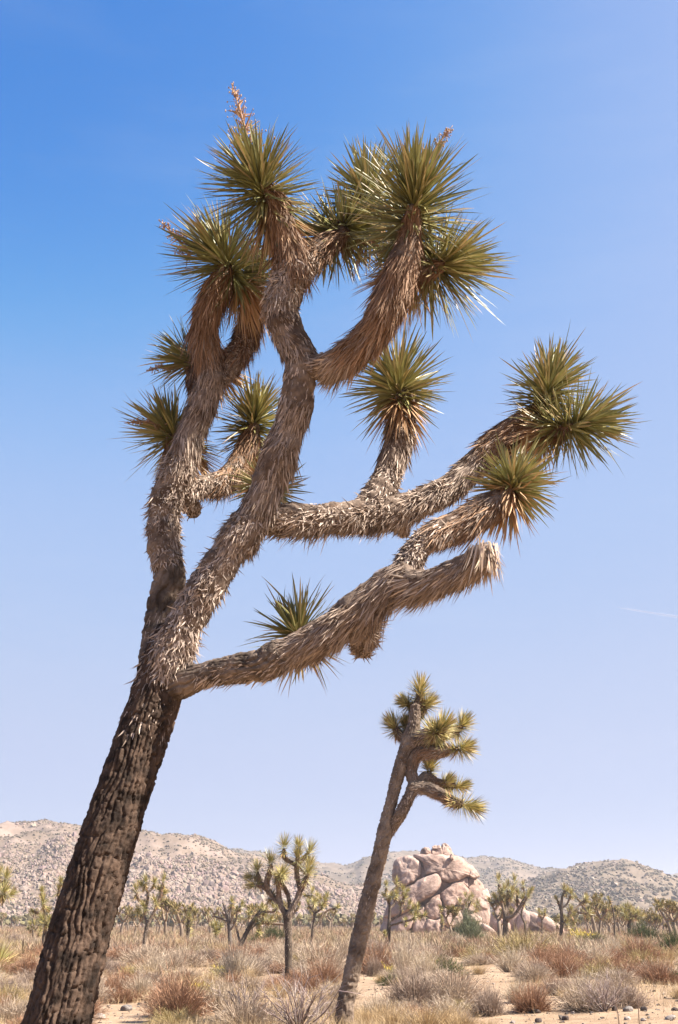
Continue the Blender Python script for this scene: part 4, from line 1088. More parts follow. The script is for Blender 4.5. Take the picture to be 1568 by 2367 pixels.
def outcrop():
    Y0 = 190.
    def R4(cx, cy): return 842 + cx / 4.096, 1914 + cy / 4.096
    base, t = on_ground(1040, Y0)
    root = empty('boulder_outcrop', base)
    tag(root, 'tall pink granite outcrop of huge rounded stacked boulders behind the trees', 'rock outcrop')
    k0 = t / F / 4.096
    def stone(outline, D, dy, seed, p=9.0):
        """a boulder given by its front outline, rounded off in depth"""
        O = np.array(outline, float); c = O.mean(0)
        E = np.concatenate([O, O[:3]]); m = len(O); pts = []
        for q in range(m):                                   # closed Catmull-Rom
            a, b, c2, e = O[q - 1], O[q], O[(q + 1) % m], O[(q + 2) % m]
            for tt in np.linspace(0, 1, 7, endpoint=False):
                pts.append(.5 * (2 * b + (c2 - a) * tt + (2 * a - 5 * b + 4 * c2 - e) * tt ** 2 + (3 * b - a - 3 * c2 + e) * tt ** 3))
        R = np.array(pts); n = len(R)
        rho = np.array([.12, .25, .38, .5, .62, .72, .8, .86, .91, .95, .98, 1.0])
        prof = np.sqrt(np.clip(1 - rho ** p, 0, 1)); prof[-1] = 0
        rows = []
        for sg in (-1, 1):
            for r_, h_ in zip(rho, prof):
                if sg == 1 and r_ == 1: continue
                xy = c + (R - c) * r_ * 1.022
                rows.append(np.stack([xy[:, 0], np.full(n, sg * h_ * D), xy[:, 1]], -1))
        nr = len(rho)
        front = list(range(nr)); back = [nr + q for q in range(nr - 1)]
        order = front + back[::-1]
        V = np.concatenate(rows + [np.array([[c[0], -D, c[1]], [c[0], D, c[1]]])])
        Q = []
        a = np.arange(n); b = (a + 1) % n
        for u_, v_ in zip(order[:-1], order[1:]): Q.append(np.stack([u_ * n + a, u_ * n + b, v_ * n + b, v_ * n + a], -1))
        Q = np.concatenate(Q); cf = len(rows) * n
        T = np.concatenate([np.stack([np.full(n, cf), b, a], -1), np.stack([np.full(n, cf + 1), order[-1] * n + a, order[-1] * n + b], -1)])
        # crop units -> metres; the face leans back towards its top
        cx, cz = V[:, 0], V[:, 2]
        px = 842 + cx / 4.096; py = 1914 + cz / 4.096
        W = np.zeros_like(V)
        P0, _ = at(1040, HORIZON, Y0)
        W[:, 0] = (px - CX) / F * t; W[:, 2] = CAMZ + (HORIZON - py) / F * t
        W[:, 1] = Y0 + dy + (V[:, 1] + D) * k0 + (940 - cz) * k0 * .30 + ((cx - 720) / 520) ** 2 * 3.0
        q = W / 2.2 + seed
        nrm = norm(np.stack([cx - c[0], V[:, 1] * 1.4, -(cz - c[1])], -1))
        W = W + nrm * (fbm(q, 4, seed) * .26 - np.abs(fbm(q * 1.6, 3, seed + 7)) * .22 + .06 + fbm(q * 4, 4, seed + 2) * .12)[:, None]
        return W, [Q, T]
    S = [
        ([(322, 330), (360, 295), (440, 278), (515, 290), (560, 340), (580, 400), (582, 465), (540, 500), (470, 530), (400, 558), (340, 545), (305, 500), (305, 420)], 120, 0),
        ([(520, 262), (600, 250), (760, 258), (880, 268), (970, 288), (1060, 340), (1130, 405), (1155, 455), (1125, 478), (1050, 468), (980, 482), (930, 507), (860, 532), (800, 520), (745, 490), (715, 445), (670, 442), (630, 448), (594, 455), (590, 400), (568, 340), (532, 300)], 190, -.3),
        ([(720, 442), (754, 490), (747, 560), (710, 612), (640, 664), (560, 714), (500, 748), (420, 792), (330, 832), (250, 850), (205, 830), (250, 720), (330, 640), (430, 572), (540, 512), (630, 462)], 110, -.9),
        ([(905, 530), (960, 530), (1005, 570), (1020, 640), (1000, 710), (960, 740), (900, 738), (850, 760), (790, 756), (757, 700), (752, 640), (800, 582), (850, 547)], 110, -.2),
        ([(735, 642), (748, 700), (752, 780), (747, 850), (690, 872), (610, 852), (585, 790), (600, 740), (660, 692)], 90, .3),
        ([(762, 765), (860, 766), (930, 780), (948, 860), (905, 925), (820, 935), (758, 905), (755, 830)], 90, -.4),
        ([(1107, 500), (1160, 518), (1192, 580), (1178, 612), (1130, 642), (1097, 668), (1092, 600)], 70, 1.2), ([(1030, 490), (1102, 486), (1105, 560), (1090, 655), (1058, 625), (1020, 570)], 60, .8),
        ([(930, 522), (1000, 490), (1027, 500), (1022, 562), (990, 547)], 50, .5), ([(1150, 602), (1225, 577), (1252, 620), (1238, 722), (1180, 775), (1120, 745), (1100, 680)], 80, .2),
        ([(170, 965), (185, 885), (202, 832), (260, 856), (340, 832), (430, 792), (485, 800), (480, 900), (400, 985), (260, 1000)], 110, -.2), ([(480, 795), (572, 742), (592, 800), (605, 900), (570, 985), (470, 985)], 90, .4),
        ([(1000, 702), (1060, 652), (1112, 692), (1122, 762), (1080, 803), (1000, 792), (960, 762)], 80, .6), ([(945, 795), (1100, 802), (1160, 900), (1120, 985), (940, 985)], 90, 1.0),
        ([(600, 870), (690, 878), (750, 860), (765, 985), (590, 985)], 90, .1),
        ([(588, 256), (598, 216), (630, 196), (660, 214), (670, 256)], 34, 1.0), ([(678, 264), (682, 205), (730, 198), (784, 203), (788, 264)], 48, .9), ([(682, 206), (690, 176), (735, 166), (778, 172), (786, 204), (735, 210)], 42, .9), ([(792, 268), (787, 182), (802, 156), (846, 152), (880, 200), (886, 268)], 46, .9),
        ([(1035, 462), (1060, 428), (1100, 430), (1130, 462), (1090, 490)], 34, -.6), ([(855, 290), (870, 272), (890, 280), (885, 312), (860, 312)], 20, -1.2),
    ]
    for i, (ol, D, dy) in enumerate(S):
        W, pol = stone(ol, D, dy, 210 + i)
        mb = MB(); mb.add(W, pol, rock_col(W, 40 + i)); mb.build('boulder', M_ROCK, root, base)
    for i, (cx, cy, hw, hh, hd, dy) in enumerate([(700, 600, 330, 270, 170, 6.5), (980, 760, 200, 230, 170, 6.2), (420, 780, 200, 230, 170, 6.5)]):
        px, py = R4(cx, cy); p, tt = at(px, py, Y0 + dy); k = tt / F / 4.096
        W, Q = boulder_geo(30, (hw * k, hd * k, hh * k), 3.2, 0, 0, 240 + i, .06)
        mb = MB(); mb.add(W + p, [Q], rock_col(W, 70 + i)); mb.build('boulder', M_ROCK, root, base)
    # boulders fallen round it: each stands by itself
    fl = [
        (1045, 862, 118, 58, 80, .78, -9, 3.0, 'pale wedge of granite slanting down beside the grey-green bush'),
        (1132, 828, 38, 40, 40, .2, -6, 2.6, 'small rounded boulder perched behind the slanting granite wedge'),
        (1172, 930, 80, 30, 50, .62, -10, 3.0, 'thin cracked slab lying right of the slanting granite wedge'),
        (1255, 830, 62, 130, 80, .15, -3, 2.8, 'upright brown boulder left of the broad upright-armed joshua tree'),
        (1310, 890, 70, 75, 70, .1, -8, 2.4, 'grey rounded boulder at the foot of the broad upright-armed joshua tree'),
        (1430, 830, 85, 160, 90, .28, -2, 2.8, 'steep pink boulder behind the broad upright-armed joshua tree'),
        (1520, 880, 70, 110, 80, .35, -4, 2.7, 'shaded upright slab right of the broad upright-armed joshua tree'),
        (1578, 812, 66, 66, 70, .72, -1, 3.8, 'pointed boulder with brown shaded face and bright edge'),
        (1620, 905, 135, 90, 90, .45, -4, 3.0, 'smooth white slab below the pointed boulder'),
        (1760, 930, 140, 60, 80, .55, -7, 2.9, 'low white slab sliding away right of the pointed boulder'),
        (1700, 880, 60, 70, 60, .6, -3, 2.8, 'pale block wedged between the two white slabs'),
    ]
    for i, (cx, cy, hw, hh, hd, tilt, dy, bk, lab) in enumerate(fl):
        px, py = R4(cx, cy); p, tt = at(px, py, Y0 + dy); k = tt / F / 4.096
        W, Q = boulder_geo(18, (hw * k, hd * k, hh * k), bk, rng.uniform(-.15, .15), tilt, 300 + i, .07)
        low = W[:, 2].min() + p[2]
        if low > -.25: p = p + np.array([0, 0, -.3 - low])
        c = rock_col(W, 80 + i) * 1.1
        mb = MB(); mb.add(W, [Q], c); o = mb.build('boulder', M_ROCK); o.location = p
        tag(o, lab, 'boulder', 'boulders fallen round the outcrop')
outcrop()

# ------------------------------------------------------------------ shrubs and grass
def shrub_mesh(name, seed, n, c0, c1, shape='ball', w=.014, twig=2.2, tipc=None):
    """unit shrub about 1 m across the radius; twigs fan out from the root"""
    global rng
    keep = rng; rng = np.random.default_rng(seed)
    mb = MB()
    ph = rng.uniform(0, 2 * np.pi, n)
    if shape == 'ball': el = np.arcsin(rng.uniform(.02, 1, n))
    elif shape == 'fan': el = np.radians(rng.uniform(35, 88, n))
    else: el = np.radians(rng.uniform(20, 85, n))
    d = np.stack([np.cos(el) * np.cos(ph), np.cos(el) * np.sin(ph), np.sin(el)], -1)
    lob = .78 + .35 * vnoise(d * 2.2 + seed, seed)
    base = d * np.array([1, 1, 0]) * rng.uniform(0, .28, (n, 1)); base[:, 2] = -.03
    L = lob * rng.uniform(.7, 1.05, n)
    cc = np.array(c0)[None] * (1 - rng.uniform(0, 1, (n, 1))) ; 
    c0 = np.array(c0) * .74; c1 = np.array(c1) * .74
    t = rng.uniform(0, 1, (n, 1)); cc = (c0 * t + c1 * (1 - t)) * (1 + rng.uniform(-.3, .25, (n, 1)))
    bend = rng.normal(0, .10, (n, 3)) + np.array([0, 0, .06])
    V, pol, C = blades(base, d, L, w, bend, cc * .85, cc, rows=(0, .5), prof=(1.2, .9)); mb.add(V, pol, C)
    if shape == 'ball':                                   # woody stems carrying the twigs
        q = 34; j = rng.integers(0, n, q); wc = np.repeat((c0 * .35 + np.array((.03, .022, .018)))[None], q, 0)
        V, pol, C = blades(base[j], d[j], L[j] * .75, .034, bend[j] + rng.normal(0, .08, (q, 3)), wc, wc * 1.5, rows=(0, .5), prof=(1.2, .7)); mb.add(V, pol, C)
    m = int(n * twig); i = rng.integers(0, n, m); s = rng.uniform(.3, .95, m)
    b2 = base[i] + d[i] * (L[i] * s)[:, None] + bend[i] * (s * s)[:, None]
    d2 = norm(d[i] + rng.normal(0, .6, (m, 3)) + np.array([0, 0, .25])); L2 = rng.uniform(.10, .30, m)
    t = rng.uniform(0, 1, (m, 1)); c2 = (c0 * t + c1 * (1 - t)) * (1 + rng.uniform(-.3, .25, (m, 1)))
    if tipc is not None:
        hi = (b2[:, 2] > .38) & (rng.uniform(0, 1, m) < .8); c2[hi] = jcol(tipc, hi.sum(), .2)
    V, pol, C = blades(b2, d2, L2, w * (1.0 if tipc is None else 1.7), np.zeros((m, 3)), c2, c2 * 1.05, rows=(0,), prof=(1,)); mb.add(V, pol, C)
    rng = keep
    return mb.mesh(name, M_SHRUB)

KINDS = {
    'rust': [shrub_mesh('rust_shrub', 1 + i, 900, (.30, .155, .085), (.47, .28, .175), 'ball') for i in range(3)],
    'tan': [shrub_mesh('tan_shrub', 11 + i, 900, (.42, .31, .215), (.62, .49, .37), 'ball') for i in range(3)],
    'mauve': [shrub_mesh('mauve_shrub', 21 + i, 900, (.30, .215, .16), (.50, .385, .30), 'ball') for i in range(3)],
    'olive': [shrub_mesh('olive_shrub', 31 + i, 560, (.34, .25, .10), (.52, .41, .20), 'ball') for i in range(2)],
    'yellow': [shrub_mesh('yellow_shrub', 41 + i, 420, (.33, .27, .12), (.50, .42, .2), 'ball', tipc=(.62, .46, .05)) for i in range(2)],
    'green': [shrub_mesh('green_shrub', 51 + i, 900, (.06, .072, .026), (.13, .14, .05), 'ball', .016, 3.0) for i in range(2)],
    'grey_green': [shrub_mesh('grey_green_shrub', 61, 700, (.16, .18, .10), (.28, .29, .17), 'fan', .013, 2.6)],
    'grass': [shrub_mesh('grass_tuft', 71 + i, 420, (.50, .34, .17), (.66, .49, .28), 'fan', .008, .6) for i in range(3)],
    'straw': [shrub_mesh('straw_tuft', 81 + i, 460, (.52, .40, .28), (.70, .58, .44), 'fan', .010, 1.0) for i in range(2)],
}
GEN_LABEL = {
    'rust': ('rust-brown dry shrub', 'shrub', 'rust-brown shrubs scattered over the flat'),
    'tan': ('pale tan twiggy shrub', 'shrub', 'pale tan shrubs scattered over the flat'),
    'mauve': ('grey-mauve twiggy shrub', 'shrub', 'grey-mauve shrubs scattered over the flat'),
    'olive': ('olive-yellow twiggy shrub', 'shrub', 'olive shrubs scattered over the flat'),
    'yellow': ('small yellow-topped shrub', 'shrub', 'yellow-topped shrubs scattered over the flat'),
    'green': ('small dark green bush', 'bush', 'small dark green bushes on the flat'),
    'grass': ('golden dry grass tuft', 'grass tuft', 'golden grass tufts scattered over the flat'),
    'straw': ('bleached straw-coloured grass tuft', 'grass tuft', 'bleached straw tufts scattered over the flat'),
}
NAMES = {'rust': 'desert_shrub', 'tan': 'desert_shrub', 'mauve': 'desert_shrub', 'olive': 'desert_shrub', 'yellow': 'flowering_shrub', 'green': 'green_bush', 'grey_green': 'green_bush', 'grass': 'grass_tuft', 'straw': 'grass_tuft'}
TAKEN = []
MARKS = [(797, 20.6, 'slender leaning joshua tree'), (667, 34.5, 'round-crowned joshua tree'), (330, 56, 'open-armed joshua tree'), (533, 61, 'half-bare joshua tree'),
         (721, 79, 'cupped-crown joshua tree'), (896, 68, 'many-headed joshua tree'), (1167, 90, 'broad upright-armed joshua tree'), (1297, 100, 'wide dark-armed joshua tree'),
         (1455, 90, 'green juniper bush'), (100, 62, 'tree with stacked round heads'), (-30, 42, 'joshua tree with drooping heads'), (412, 21, 'large rust-brown bush'), (80, 20, 'foot of the leaning trunk'),
         (1228, 21, 'dense dark-brown bush'), (1400, 22, 'row of dark stones'), (1210, 45, 'wide olive-gold bush'), (1440, 36, 'reddish bush below the juniper'), (985, 19, 'tall golden grass'), (935, 32, 'bleached straw bush'), (434, 78, 'furry green joshua column'), (524, 34, 'bright yellow flowering bush'), (1085, 85, 'grey-green broom-like bush')]
MARKS = [(on_ground(a, b)[0], c) for a, b, c in MARKS]
def landmark(p): return min(MARKS, key=lambda m: (m[0][0] - p[0]) ** 2 + .3 * (m[0][1] - p[1]) ** 2)[1]
def put_shrub(kind, p, sx, sz, label=None, cat=None):
    me = random.choice(KINDS[kind])
    o = link(NAMES[kind], me); o.location = (p[0], p[1], ground_z(p[0], p[1]) - .01); o.rotation_euler = (0, 0, random.uniform(0, 6.28)); o.scale = (sx, sx, sz)
    if label: tag(o, label, cat or 'shrub')
    else:
        a, b, c = GEN_LABEL[kind]; tag(o, a + ' near the ' + landmark(p), b, c)
    TAKEN.append((p[0], p[1], sx))

def shrubs():
    # single ones that stand out: kind, px, base py, half width px, height px, label
    sp = [
        ('rust', 412, 2347, 72, 92, 'large rust-brown bush on sand right of the leaning trunk'),
        ('mauve', 1128, 2338, 42, 75, 'grey-brown bush at the right end of the golden grass by the path'),
        ('rust', 1228, 2336, 50, 72, 'dense dark-brown bush standing at the sandy path\'s edge'),
        ('tan', 1352, 2338, 62, 62, 'wide tan bush right of the dense dark-brown bush at the path'),
        ('mauve', 1450, 2334, 55, 60, 'grey twiggy bush behind the row of dark stones'),
        ('straw', 935, 2262, 58, 82, 'bleached straw bush in front of the many-headed joshua tree'),
        ('straw', 985, 2270, 48, 72, 'paler straw bush right of the slender leaning tree, before the boulders'),
        ('mauve', 958, 2320, 70, 85, 'big grey-green twiggy bush right of the slender tree\'s trunk'),
        ('tan', 1045, 2318, 70, 90, 'broad tan bush behind the golden grass'),
        ('olive', 1210, 2222, 78, 80, 'wide olive-gold bush in front of the broad upright-armed joshua tree'),
        ('grey_green', 1085, 2182, 38, 42, 'grey-green broom-like bush at the foot of the boulder outcrop'),
        ('green', 1492, 2180, 29, 34, 'round dark green juniper bush before the far trees'),
        ('green', 1560, 2208, 26, 40, 'dark green bush cut by the picture edge on the right'),
        ('green', 632, 2186, 30, 34, 'dark green bush under the bent joshua tree'),
        ('green', 594, 2192, 15, 22, 'little dark green bush left of the round-crowned tree\'s trunk'),
        ('green', 1378, 2190, 26, 22, 'low dark olive bush beside the orange-yellow one'),
        ('yellow', 524, 2258, 34, 26, 'bright yellow flowering bush left of the round-crowned tree\'s trunk'),
        ('yellow', 297, 2248, 13, 13, 'small yellow flowering bush near the open-armed joshua tree'),
        ('yellow', 876, 2208, 17, 13, 'yellow flowering cushion at the foot of the many-headed joshua tree'),
        ('yellow', 1352, 2186, 30, 26, 'orange-yellow bush right of the wide olive-gold bush'),
        ('olive', 692, 2248, 22, 44, 'upright olive-yellow bush touching the round-crowned tree\'s trunk'),
        ('rust', 750, 2280, 40, 55, 'reddish bush between the round-crowned and slender trees'),
        ('rust', 62, 2252, 45, 42, 'reddish bush left of the leaning trunk'),
        ('mauve', 15, 2290, 60, 42, 'grey-mauve bush at the left of the leaning trunk, below the reddish one'),
        ('tan', 30, 2366, 70, 60, 'pale bush close beside the foot of the leaning trunk'),
        ('rust', 285, 2318, 38, 42, 'rust-brown bush right of the leaning trunk behind two stones'),
        ('mauve', 345, 2282, 44, 40, 'grey bush behind the large rust-brown bush'),
        ('mauve', 275, 2212, 50, 32, 'brown-grey shrub beside the open-armed joshua tree\'s foot'),
        ('tan', 600, 2252, 40, 48, 'pale twiggy bush left of the round-crowned tree\'s trunk'),
        ('mauve', 868, 2262, 22, 48, 'dark little bush right of the slender tree\'s trunk'),
        ('rust', 1300, 2262, 48, 52, 'rust-brown bush below the wide olive-gold bush'),
        ('rust', 1440, 2258, 55, 50, 'reddish bush in the scrub below the green juniper'),
        ('rust', 1520, 2270, 50, 55, 'reddish-brown bush below the picture-edge green bush'),
        ('tan', 1240, 2270, 45, 48, 'tan bush above the dense dark-brown one'),
        ('mauve', 1290, 2300, 40, 44, 'grey twigs between tan bushes above the path'),
    ]
    for kind, px, py, hw, hh, lab in sp:
        p, t = ground_at(px, py)
        g_ = 1.5 if kind in ('green', 'grey_green', 'yellow') else 1.0
        put_shrub(kind, p, hw * t / F * 1.3 * (1.2 if g_ > 1 else 1), hh * t / F * 1.22 * g_, lab, 'bush')
    # golden grass in front
    for px, py, hw, hh, lab in ((985, 2372, 78, 66, 'tall golden grass clump before the broad tan bush'), (905, 2372, 60, 56, 'golden grass clump right of the slender tree\'s foot'), (1062, 2372, 66, 58, 'golden grass clump left of the sandy path'),
                                (800, 2352, 34, 26, 'short golden grass round the slender tree\'s foot'), (1125, 2374, 50, 40, 'low golden grass at the near corner of the sandy path')):
        p, t = ground_at(px, py); put_shrub('grass', p, hw * t / F * 1.5, hh * t / F * 1.3, lab, 'grass')
    # spiky yucca at the left edge
    p, t = ground_at(-6, 2240); root = empty('yucca', p); tag(root, 'spiky green yucca at the left picture edge', 'yucca')
    b, d, LL, k, rad = rosette_params(np.array([0, 0, .25]), (0, 0, 1), 150, .75, .25, 85); c0, c1 = leaf_cols(150, k * .5, .5)
    mb = MB(); V, pol, C = blades(b, d, LL, .03, np.zeros((150, 3)), c0 * 1.5, c1 * 1.5, fold=.25); mb.add(V, pol, C); mb.build('leaves', M_LEAF, root)
    p, t = ground_at(431, 2214); root = empty('yucca', p); tag(root, 'small upright green yucca below the furry joshua column', 'yucca')
    b, d, LL, k, rad = rosette_params(np.array([0, 0, .3]), (0, 0, 1), 90, .38, .3, 60); c0, c1 = leaf_cols(90, k * .5, .2)
    mb = MB(); V, pol, C = blades(b, d, LL, .03, np.zeros((90, 3)), c0, c1, fold=.25); mb.add(V, pol, C); mb.build('leaves', M_LEAF, root)
    # random filling of the flat
    r3 = random.Random(5); n = 0; tries = 0
    while n < 390 and tries < 40000:
        tries += 1
        px = r3.uniform(-140, 1710); q = r3.random(); py = HORIZON + 46 + 200 * q ** 1.25
        p, t = ground_at(px, py)
        # sandy places stay open
        if py > 2322 and (190 < px < 345): continue
        if py > 2326 and px > 1130: continue
        if 2230 < py < 2330 and 1085 < px < 1180 and r3.random() < .8: continue
        if 2262 < py < 2330 and 815 < px < 880: continue
        if py > 2290 and 480 < px < 800 and r3.random() < .75: continue
        if px > 1440 and py > 2280 and r3.random() < .6: continue
        if 800 < px < 1300 and p[1] > 178: continue
        if math.hypot(p[0] - on_ground(-40, 5.55)[0][0], p[1] - 5.55) < 2: continue
        big = r3.uniform(.45, 1.0) * (1.25 if p[1] > 34 else .75)
        if any((p[0] - a) ** 2 + (p[1] - b) ** 2 < (.55 * (big + s)) ** 2 for a, b, s in TAKEN): continue
        kind = r3.choices(['rust', 'tan', 'mauve', 'olive', 'yellow', 'green', 'grass', 'straw'], [20, 22, 9, 11, 3, 1.6, 24, 13])[0]
        if kind in ('yellow',): big *= .6
        if kind in ('straw', 'tan'): big *= 1.15
        put_shrub(kind, p, big, big * r3.uniform(.65, 1.0)); n += 1
    # bare branching shrub in front
    p, t = ground_at(690, 2380); root = empty('bare_shrub', p); tag(root, 'bare grey branching shrub without leaves in the sandy foreground', 'bare shrub')
    mbs = MB(); mbt = MB(); r4 = np.random.default_rng(3)
    for k in range(26):
        a = r4.uniform(0, 6.28); el = r4.uniform(.45, 1.3); d = np.array([math.cos(a) * math.cos(el), math.sin(a) * math.cos(el), math.sin(el)])
        L = r4.uniform(.55, 1.0); q = d * L * .5 + r4.normal(0, .06, 3); e = q + norm(d + np.array([0, 0, .3]) + r4.normal(0, .25, 3)) * L * .5
        P, u = spline([(0, 0, -.03, .014), (*q, .010), (*e, .004)], .07)
        V, pol, C = tube(P, u, 5, None, lambda v: jcol((.20, .15, .13), len(v), .15)); mbs.add(V, pol, C)
        m = 16; s = r4.integers(len(P) // 3, len(P), m); dd = norm(d + r4.normal(0, .6, (m, 3)) + np.array([0, 0, .3])); cc = jcol((.33, .26, .23), m, .2)
        V, pol, C = blades(P[s, :3], dd, r4.uniform(.15, .4, m), .009, r4.normal(0, .04, (m, 3)), cc, cc); mbt.add(V, pol, C)
    mbs.build('branches', M_SHRUB, root); tag(mbt.build('twigs', M_SHRUB, root), kind='stuff')
    # another bare one on the right by the stones
    for px, py, lab in ((1398, 2342, 'bare dark-stemmed shrub standing over the row of dark stones'), (570, 2352, 'pale leafless shrub right of the large rust-brown bush')):
        p2, t = ground_at(px, py); c = copy_tree(root); c.location = p2; c.rotation_euler = (0, 0, px); s = .72; c.scale = (s, s, s); tag(c, lab, 'bare shrub')
    # thin dry stalks
    for px, py, h, lab in ((872, 2335, 62, 'thin dry stalk standing right of the slender tree'), (1433, 2372, 60, 'thin dry stalk standing on the sandy path'), (1478, 2368, 68, 'thin slanting stalk right of the path stones'), (618, 2370, 90, 'tall thin stalk beside the large rust-brown bush'), (402, 2325, 75, 'thin dry stalk rising through the large rust-brown bush')):
        p3, t = ground_at(px, py); Hh = h * t / F; lean = random.uniform(-.14, .05)
        P, u = spline([(0, 0, -.05, .009), (lean * Hh * .4, 0, Hh * .5, .008), (lean * Hh, .02, Hh, .004)], .08)
        mb = MB(); V, pol, C = tube(P, u, 6, rough_disp(.002, 30, 2), lambda v: jcol((.22, .15, .11), len(v), .15)); mb.add(V, pol, C)
        m = 14; s = rng.integers(len(P) // 2, len(P), m); cc = jcol((.30, .21, .15), m, .2)
        V, pol, C = blades(P[s, :3], rng.normal(0, .5, (m, 3)) + np.array([0, 0, .8]), .08, .006, np.zeros((m, 3)), cc, cc); mb.add(V, pol, C)
        o = mb.build('dry_stalk', M_SHRUB); o.location = p3; tag(o, lab, 'stalk')
shrubs()

def grass():
    mb = MB()
    # short grass in patches over the near flat
    n = 90000
    px = rng.uniform(-140, 1710, n); py = HORIZON + 14 + 245 * rng.uniform(0, 1, n) ** .9
    u = (px - CX) / F; v = (CY - py) / F
    D = FWD[None] + RT[None] * u[:, None] + UP[None] * v[:, None]
    t = -CAMZ / D[:, 2]; P = np.array([0, 0, CAMZ])[None] + D * t[:, None]
    m = fbm(np.stack([P[:, 0] * .45, P[:, 1] * .30, P[:, 0] * 0], -1), 3, 77)
    open_sand = ((py > 2322) & (px > 195) & (px < 345)) | ((py > 2331) & (px > 1150)) | ((py > 2230) & (py < 2330) & (px > 1085) & (px < 1180)) | ((py > 2262) & (py < 2325) & (px > 815) & (px < 885))
    keep = ((m + rng.normal(0, .25, n)) > .0) & (~open_sand | (rng.uniform(0, 1, n) < .03)) & (P[:, 1] < 175)
    P = P[keep]; n = len(P)
    P[:, 2] = ground_z(P[:, 0], P[:, 1]) - .01
    L = rng.uniform(.08, .30, n); d = np.array([0, 0, 1.])[None] + rng.normal(0, .35, (n, 3))
    t2 = rng.uniform(0, 1, (n, 1)); cc = (np.array((.40, .285, .15)) * t2 + np.array((.46, .355, .23)) * (1 - t2)) * (1 + rng.uniform(-.2, .2, (n, 1)))
    V, pol, C = blades(P, d, L, np.clip(.00035 * P[:, 1], .006, .04), np.zeros((n, 3)), cc, cc, rows=(0,), prof=(1,)); mb.add(V, pol, C)
    tag(mb.build('dry_grass', M_SHRUB), 'short dry straw-coloured grass over the sandy flat', 'grass', kind='stuff')
    # low scrub farther away, beyond counting
    n = 9000; mb = MB()
    a = rng.uniform(-.36, .36, n); r = 62 + 360 * rng.uniform(0, 1, n) ** 1.3
    P = np.stack([r * np.sin(a), r * np.cos(a), np.zeros(n)], -1)
    P = P[~((P[:, 0] > 2) & (P[:, 0] < 42) & (P[:, 1] > 170) & (P[:, 1] < 215))]; n = len(P)
    kk = rng.integers(0, 5, n); pal = np.array([(.29, .195, .13), (.38, .29, .20), (.24, .145, .095), (.31, .24, .14), (.22, .175, .10)])
    per = 26; b = np.repeat(P, per, 0); m = len(b); d = rng.normal(0, 1, (m, 3)); d[:, 2] = np.abs(d[:, 2]) + .25
    cc = np.repeat(pal[kk], per, 0) * (1 + rng.uniform(-.25, .25, (m, 1)))
    S = np.repeat(rng.uniform(.5, 1.15, n), per)
    V, pol, C = blades(b, d, S * rng.uniform(.6, 1, m), .085, np.zeros((m, 3)), cc, cc, rows=(0,), prof=(1,)); mb.add(V, pol, C)
    tag(mb.build('low_scrub', M_SHRUB), 'low mixed scrub covering the far flat between the trees', 'scrub', kind='stuff')
grass()

def litter():
    # pebbles and broken twigs lying over the sand
    n = 8000
    r = 16 + 50 * rng.uniform(0, 1, n) ** 1.2; a = rng.uniform(-.34, .34, n)
    P = np.stack([r * np.sin(a), r * np.cos(a), np.zeros(n)], -1); P[:, 2] = ground_z(P[:, 0], P[:, 1])
    sz = rng.gamma(1.6, .010, n) + .006; tone = rng.uniform(.07, .28, (n, 1)) * np.array([[1, .82, .68]])
    mb = MB(); V, Fc, C = scatter_lumps(P, sz, .7, tone, OCT_V, OCT_F, .3); mb.add(V, [Fc], C)
    tag(mb.build('gravel', M_STONE, smooth=False), 'small pebbles strewn over the sandy ground', 'gravel', kind='stuff')
    n = 9000
    r = 16 + 45 * rng.uniform(0, 1, n); a = rng.uniform(-.34, .34, n)
    P = np.stack([r * np.sin(a), r * np.cos(a), np.zeros(n)], -1); P[:, 2] = ground_z(P[:, 0], P[:, 1]) + .012
    d = rng.normal(0, 1, (n, 3)); d[:, 2] *= .12; cc = jcol((.30, .22, .16), n, .45)
    mb = MB(); V, pol, C = blades(P, d, rng.uniform(.08, .35, n), .011, rng.normal(0, .03, (n, 3)), cc, cc, rows=(0,), prof=(1,), up=np.array([[0, 0, 1.]])); mb.add(V, pol, C)
    tag(mb.build('twig_litter', M_SHRUB), 'broken dry twigs lying over the sandy ground', 'litter', kind='stuff')
litter()

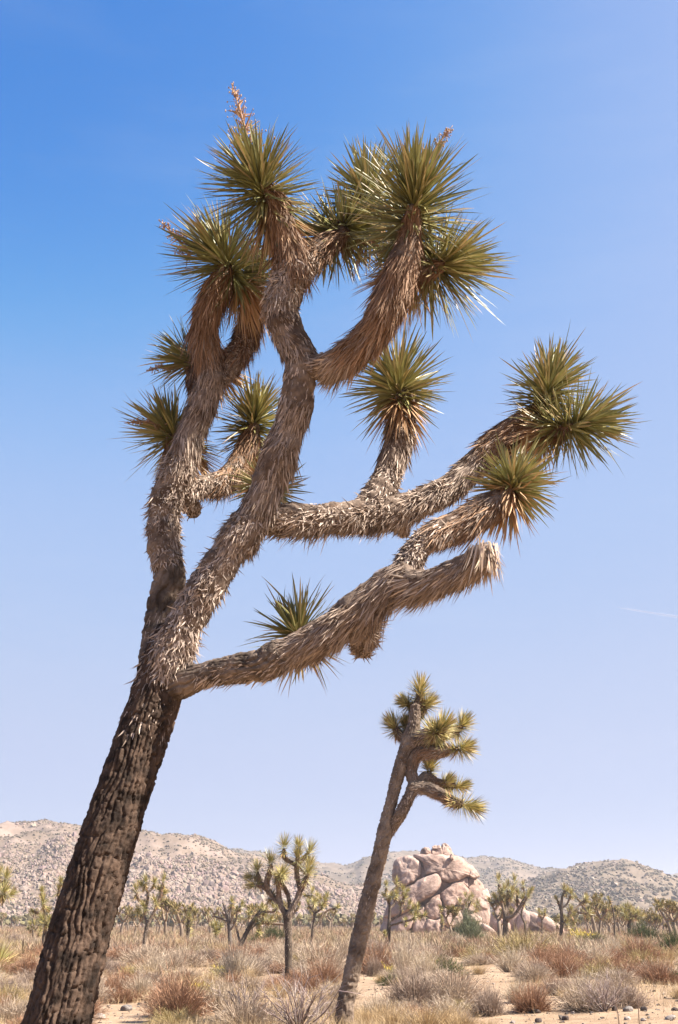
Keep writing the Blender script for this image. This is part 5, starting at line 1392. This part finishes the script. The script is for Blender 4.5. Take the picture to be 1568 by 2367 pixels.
# ------------------------------------------------------------------ stones by the path
def stones():
    def R5(cx, cy): return 1072 + cx / 3.16, 1876 + cy / 3.16
    def R2(cx, cy): return cx / 2.925, 1876 + cy / 2.925
    DK = (.055, .04, .034); LT = (.25, .205, .175); GR = (.15, .13, .115)
    st = [
        (R5(528, 1462), 13, 6, DK, 'wide dark stone on the path\'s far edge below the dense dark-brown bush'), (R5(545, 1508), 9, 6, DK, 'dark stone in front of the wide dark stone'),
        (R5(745, 1505), 9.5, 6.5, DK, 'dark pointed stone alone on the path'), (R5(1103, 1470), 7, 7.5, DK, 'dark upright stone under the bare dark-stemmed shrub'),
        (R5(1205, 1476), 11.5, 7, GR, 'rounded grey stone in the row of dark stones'), (R5(1320, 1474), 8, 6, DK, 'dark stone right of the rounded grey one'),
        (R5(1545, 1472), 9, 5, DK, 'flat dark stone at the right picture edge'), (R5(1197, 1524), 8, 5, LT, 'small pale stone before the rounded grey one'),
        (R5(1315, 1535), 7.5, 4, LT, 'low pale stone before the row of dark stones'), (R5(1512, 1534), 15, 5.5, LT, 'long pale stone before the flat dark one'),
        (R2(852, 1338), 14, 8, GR, 'grey stone on sand left of the large rust-brown bush'), (R2(672, 1384), 16, 8, LT, 'pale stone beside the leaning trunk\'s foot'),
        (R2(822, 1382), 4, 3, DK, 'tiny dark stone between the two sand stones'),
    ]
    for i, ((px, py), hw, hh, c, lab) in enumerate(st):
        p, t = ground_at(px, py); k = t / F
        W, Q = boulder_geo(6, (hw * k, hw * k * .8, hh * k), 2.7, rng.uniform(0, 3), rng.uniform(-.2, .2), 500 + i, .16, 1.4)
        cc = np.array(c)[None] * (1 + .25 * fbm(W * 9, 3, i)[:, None])
        mb = MB(); mb.add(W, [Q], cc); o = mb.build('stone', M_STONE, smooth=False); o.location = (p[0], p[1], p[2] + hh * k * .45)
        tag(o, lab, 'stone', 'stones lying on the sand')
stones()

# ------------------------------------------------------------------ vapour trail high in the sky
def contrail():
    a, _ = at(1428, 1404, 9000); b, _ = at(1680, 1444, 8200)
    c = (a + b) / 2
    m, n, bs = mat_base('ice_cloud')
    bs.inputs['Base Color'].default_value = (.9, .9, .9, 1); bs.inputs['Alpha'].default_value = .1; bs.inputs['Roughness'].default_value = 1
    P, u = spline([(*(a - c), 2), (*(a * .75 + b * .25 - c), 7), (*(b - c), 10)], 60)
    V, pol, C = tube(P, u, 8, lambda p, th, u_, r: r * .35 * vnoise(p / 60, 3), lambda v: np.full((len(v), 3), .9))
    mb = MB(); mb.add(V, pol, C); o = mb.build('vapour_trail', m); o.location = c
    tag(o, 'faint thin white aircraft vapour trail in the sky', 'vapour trail')
contrail()

# ------------------------------------------------------------------ the air
def haze():
    x, y0, y1, z0, z1 = 2600, -60, 3300, -16, 128
    V = np.array([(sx, sy, sz) for sx in (-x, x) for sy in (y0, y1) for sz in (z0, z1)], float)
    Q = np.array([[0, 1, 3, 2], [4, 6, 7, 5], [0, 4, 5, 1], [2, 3, 7, 6], [0, 2, 6, 4], [1, 5, 7, 3]])
    m = bpy.data.materials.new('desert_air'); m.use_nodes = True
    n = m.node_tree; n.nodes.clear()
    o_ = n.nodes.new('ShaderNodeOutputMaterial'); v = n.nodes.new('ShaderNodeVolumePrincipled')
    v.inputs['Color'].default_value = (.83, .84, .90, 1); v.inputs['Density'].default_value = .00024; v.inputs['Anisotropy'].default_value = .2
    n.links.new(v.outputs[0], o_.inputs['Volume'])
    o = link('haze', mesh_from('haze', V, [Q], None, m, False))
    tag(o, 'thin pale air haze between here and the hills', 'haze', kind='stuff')
haze()
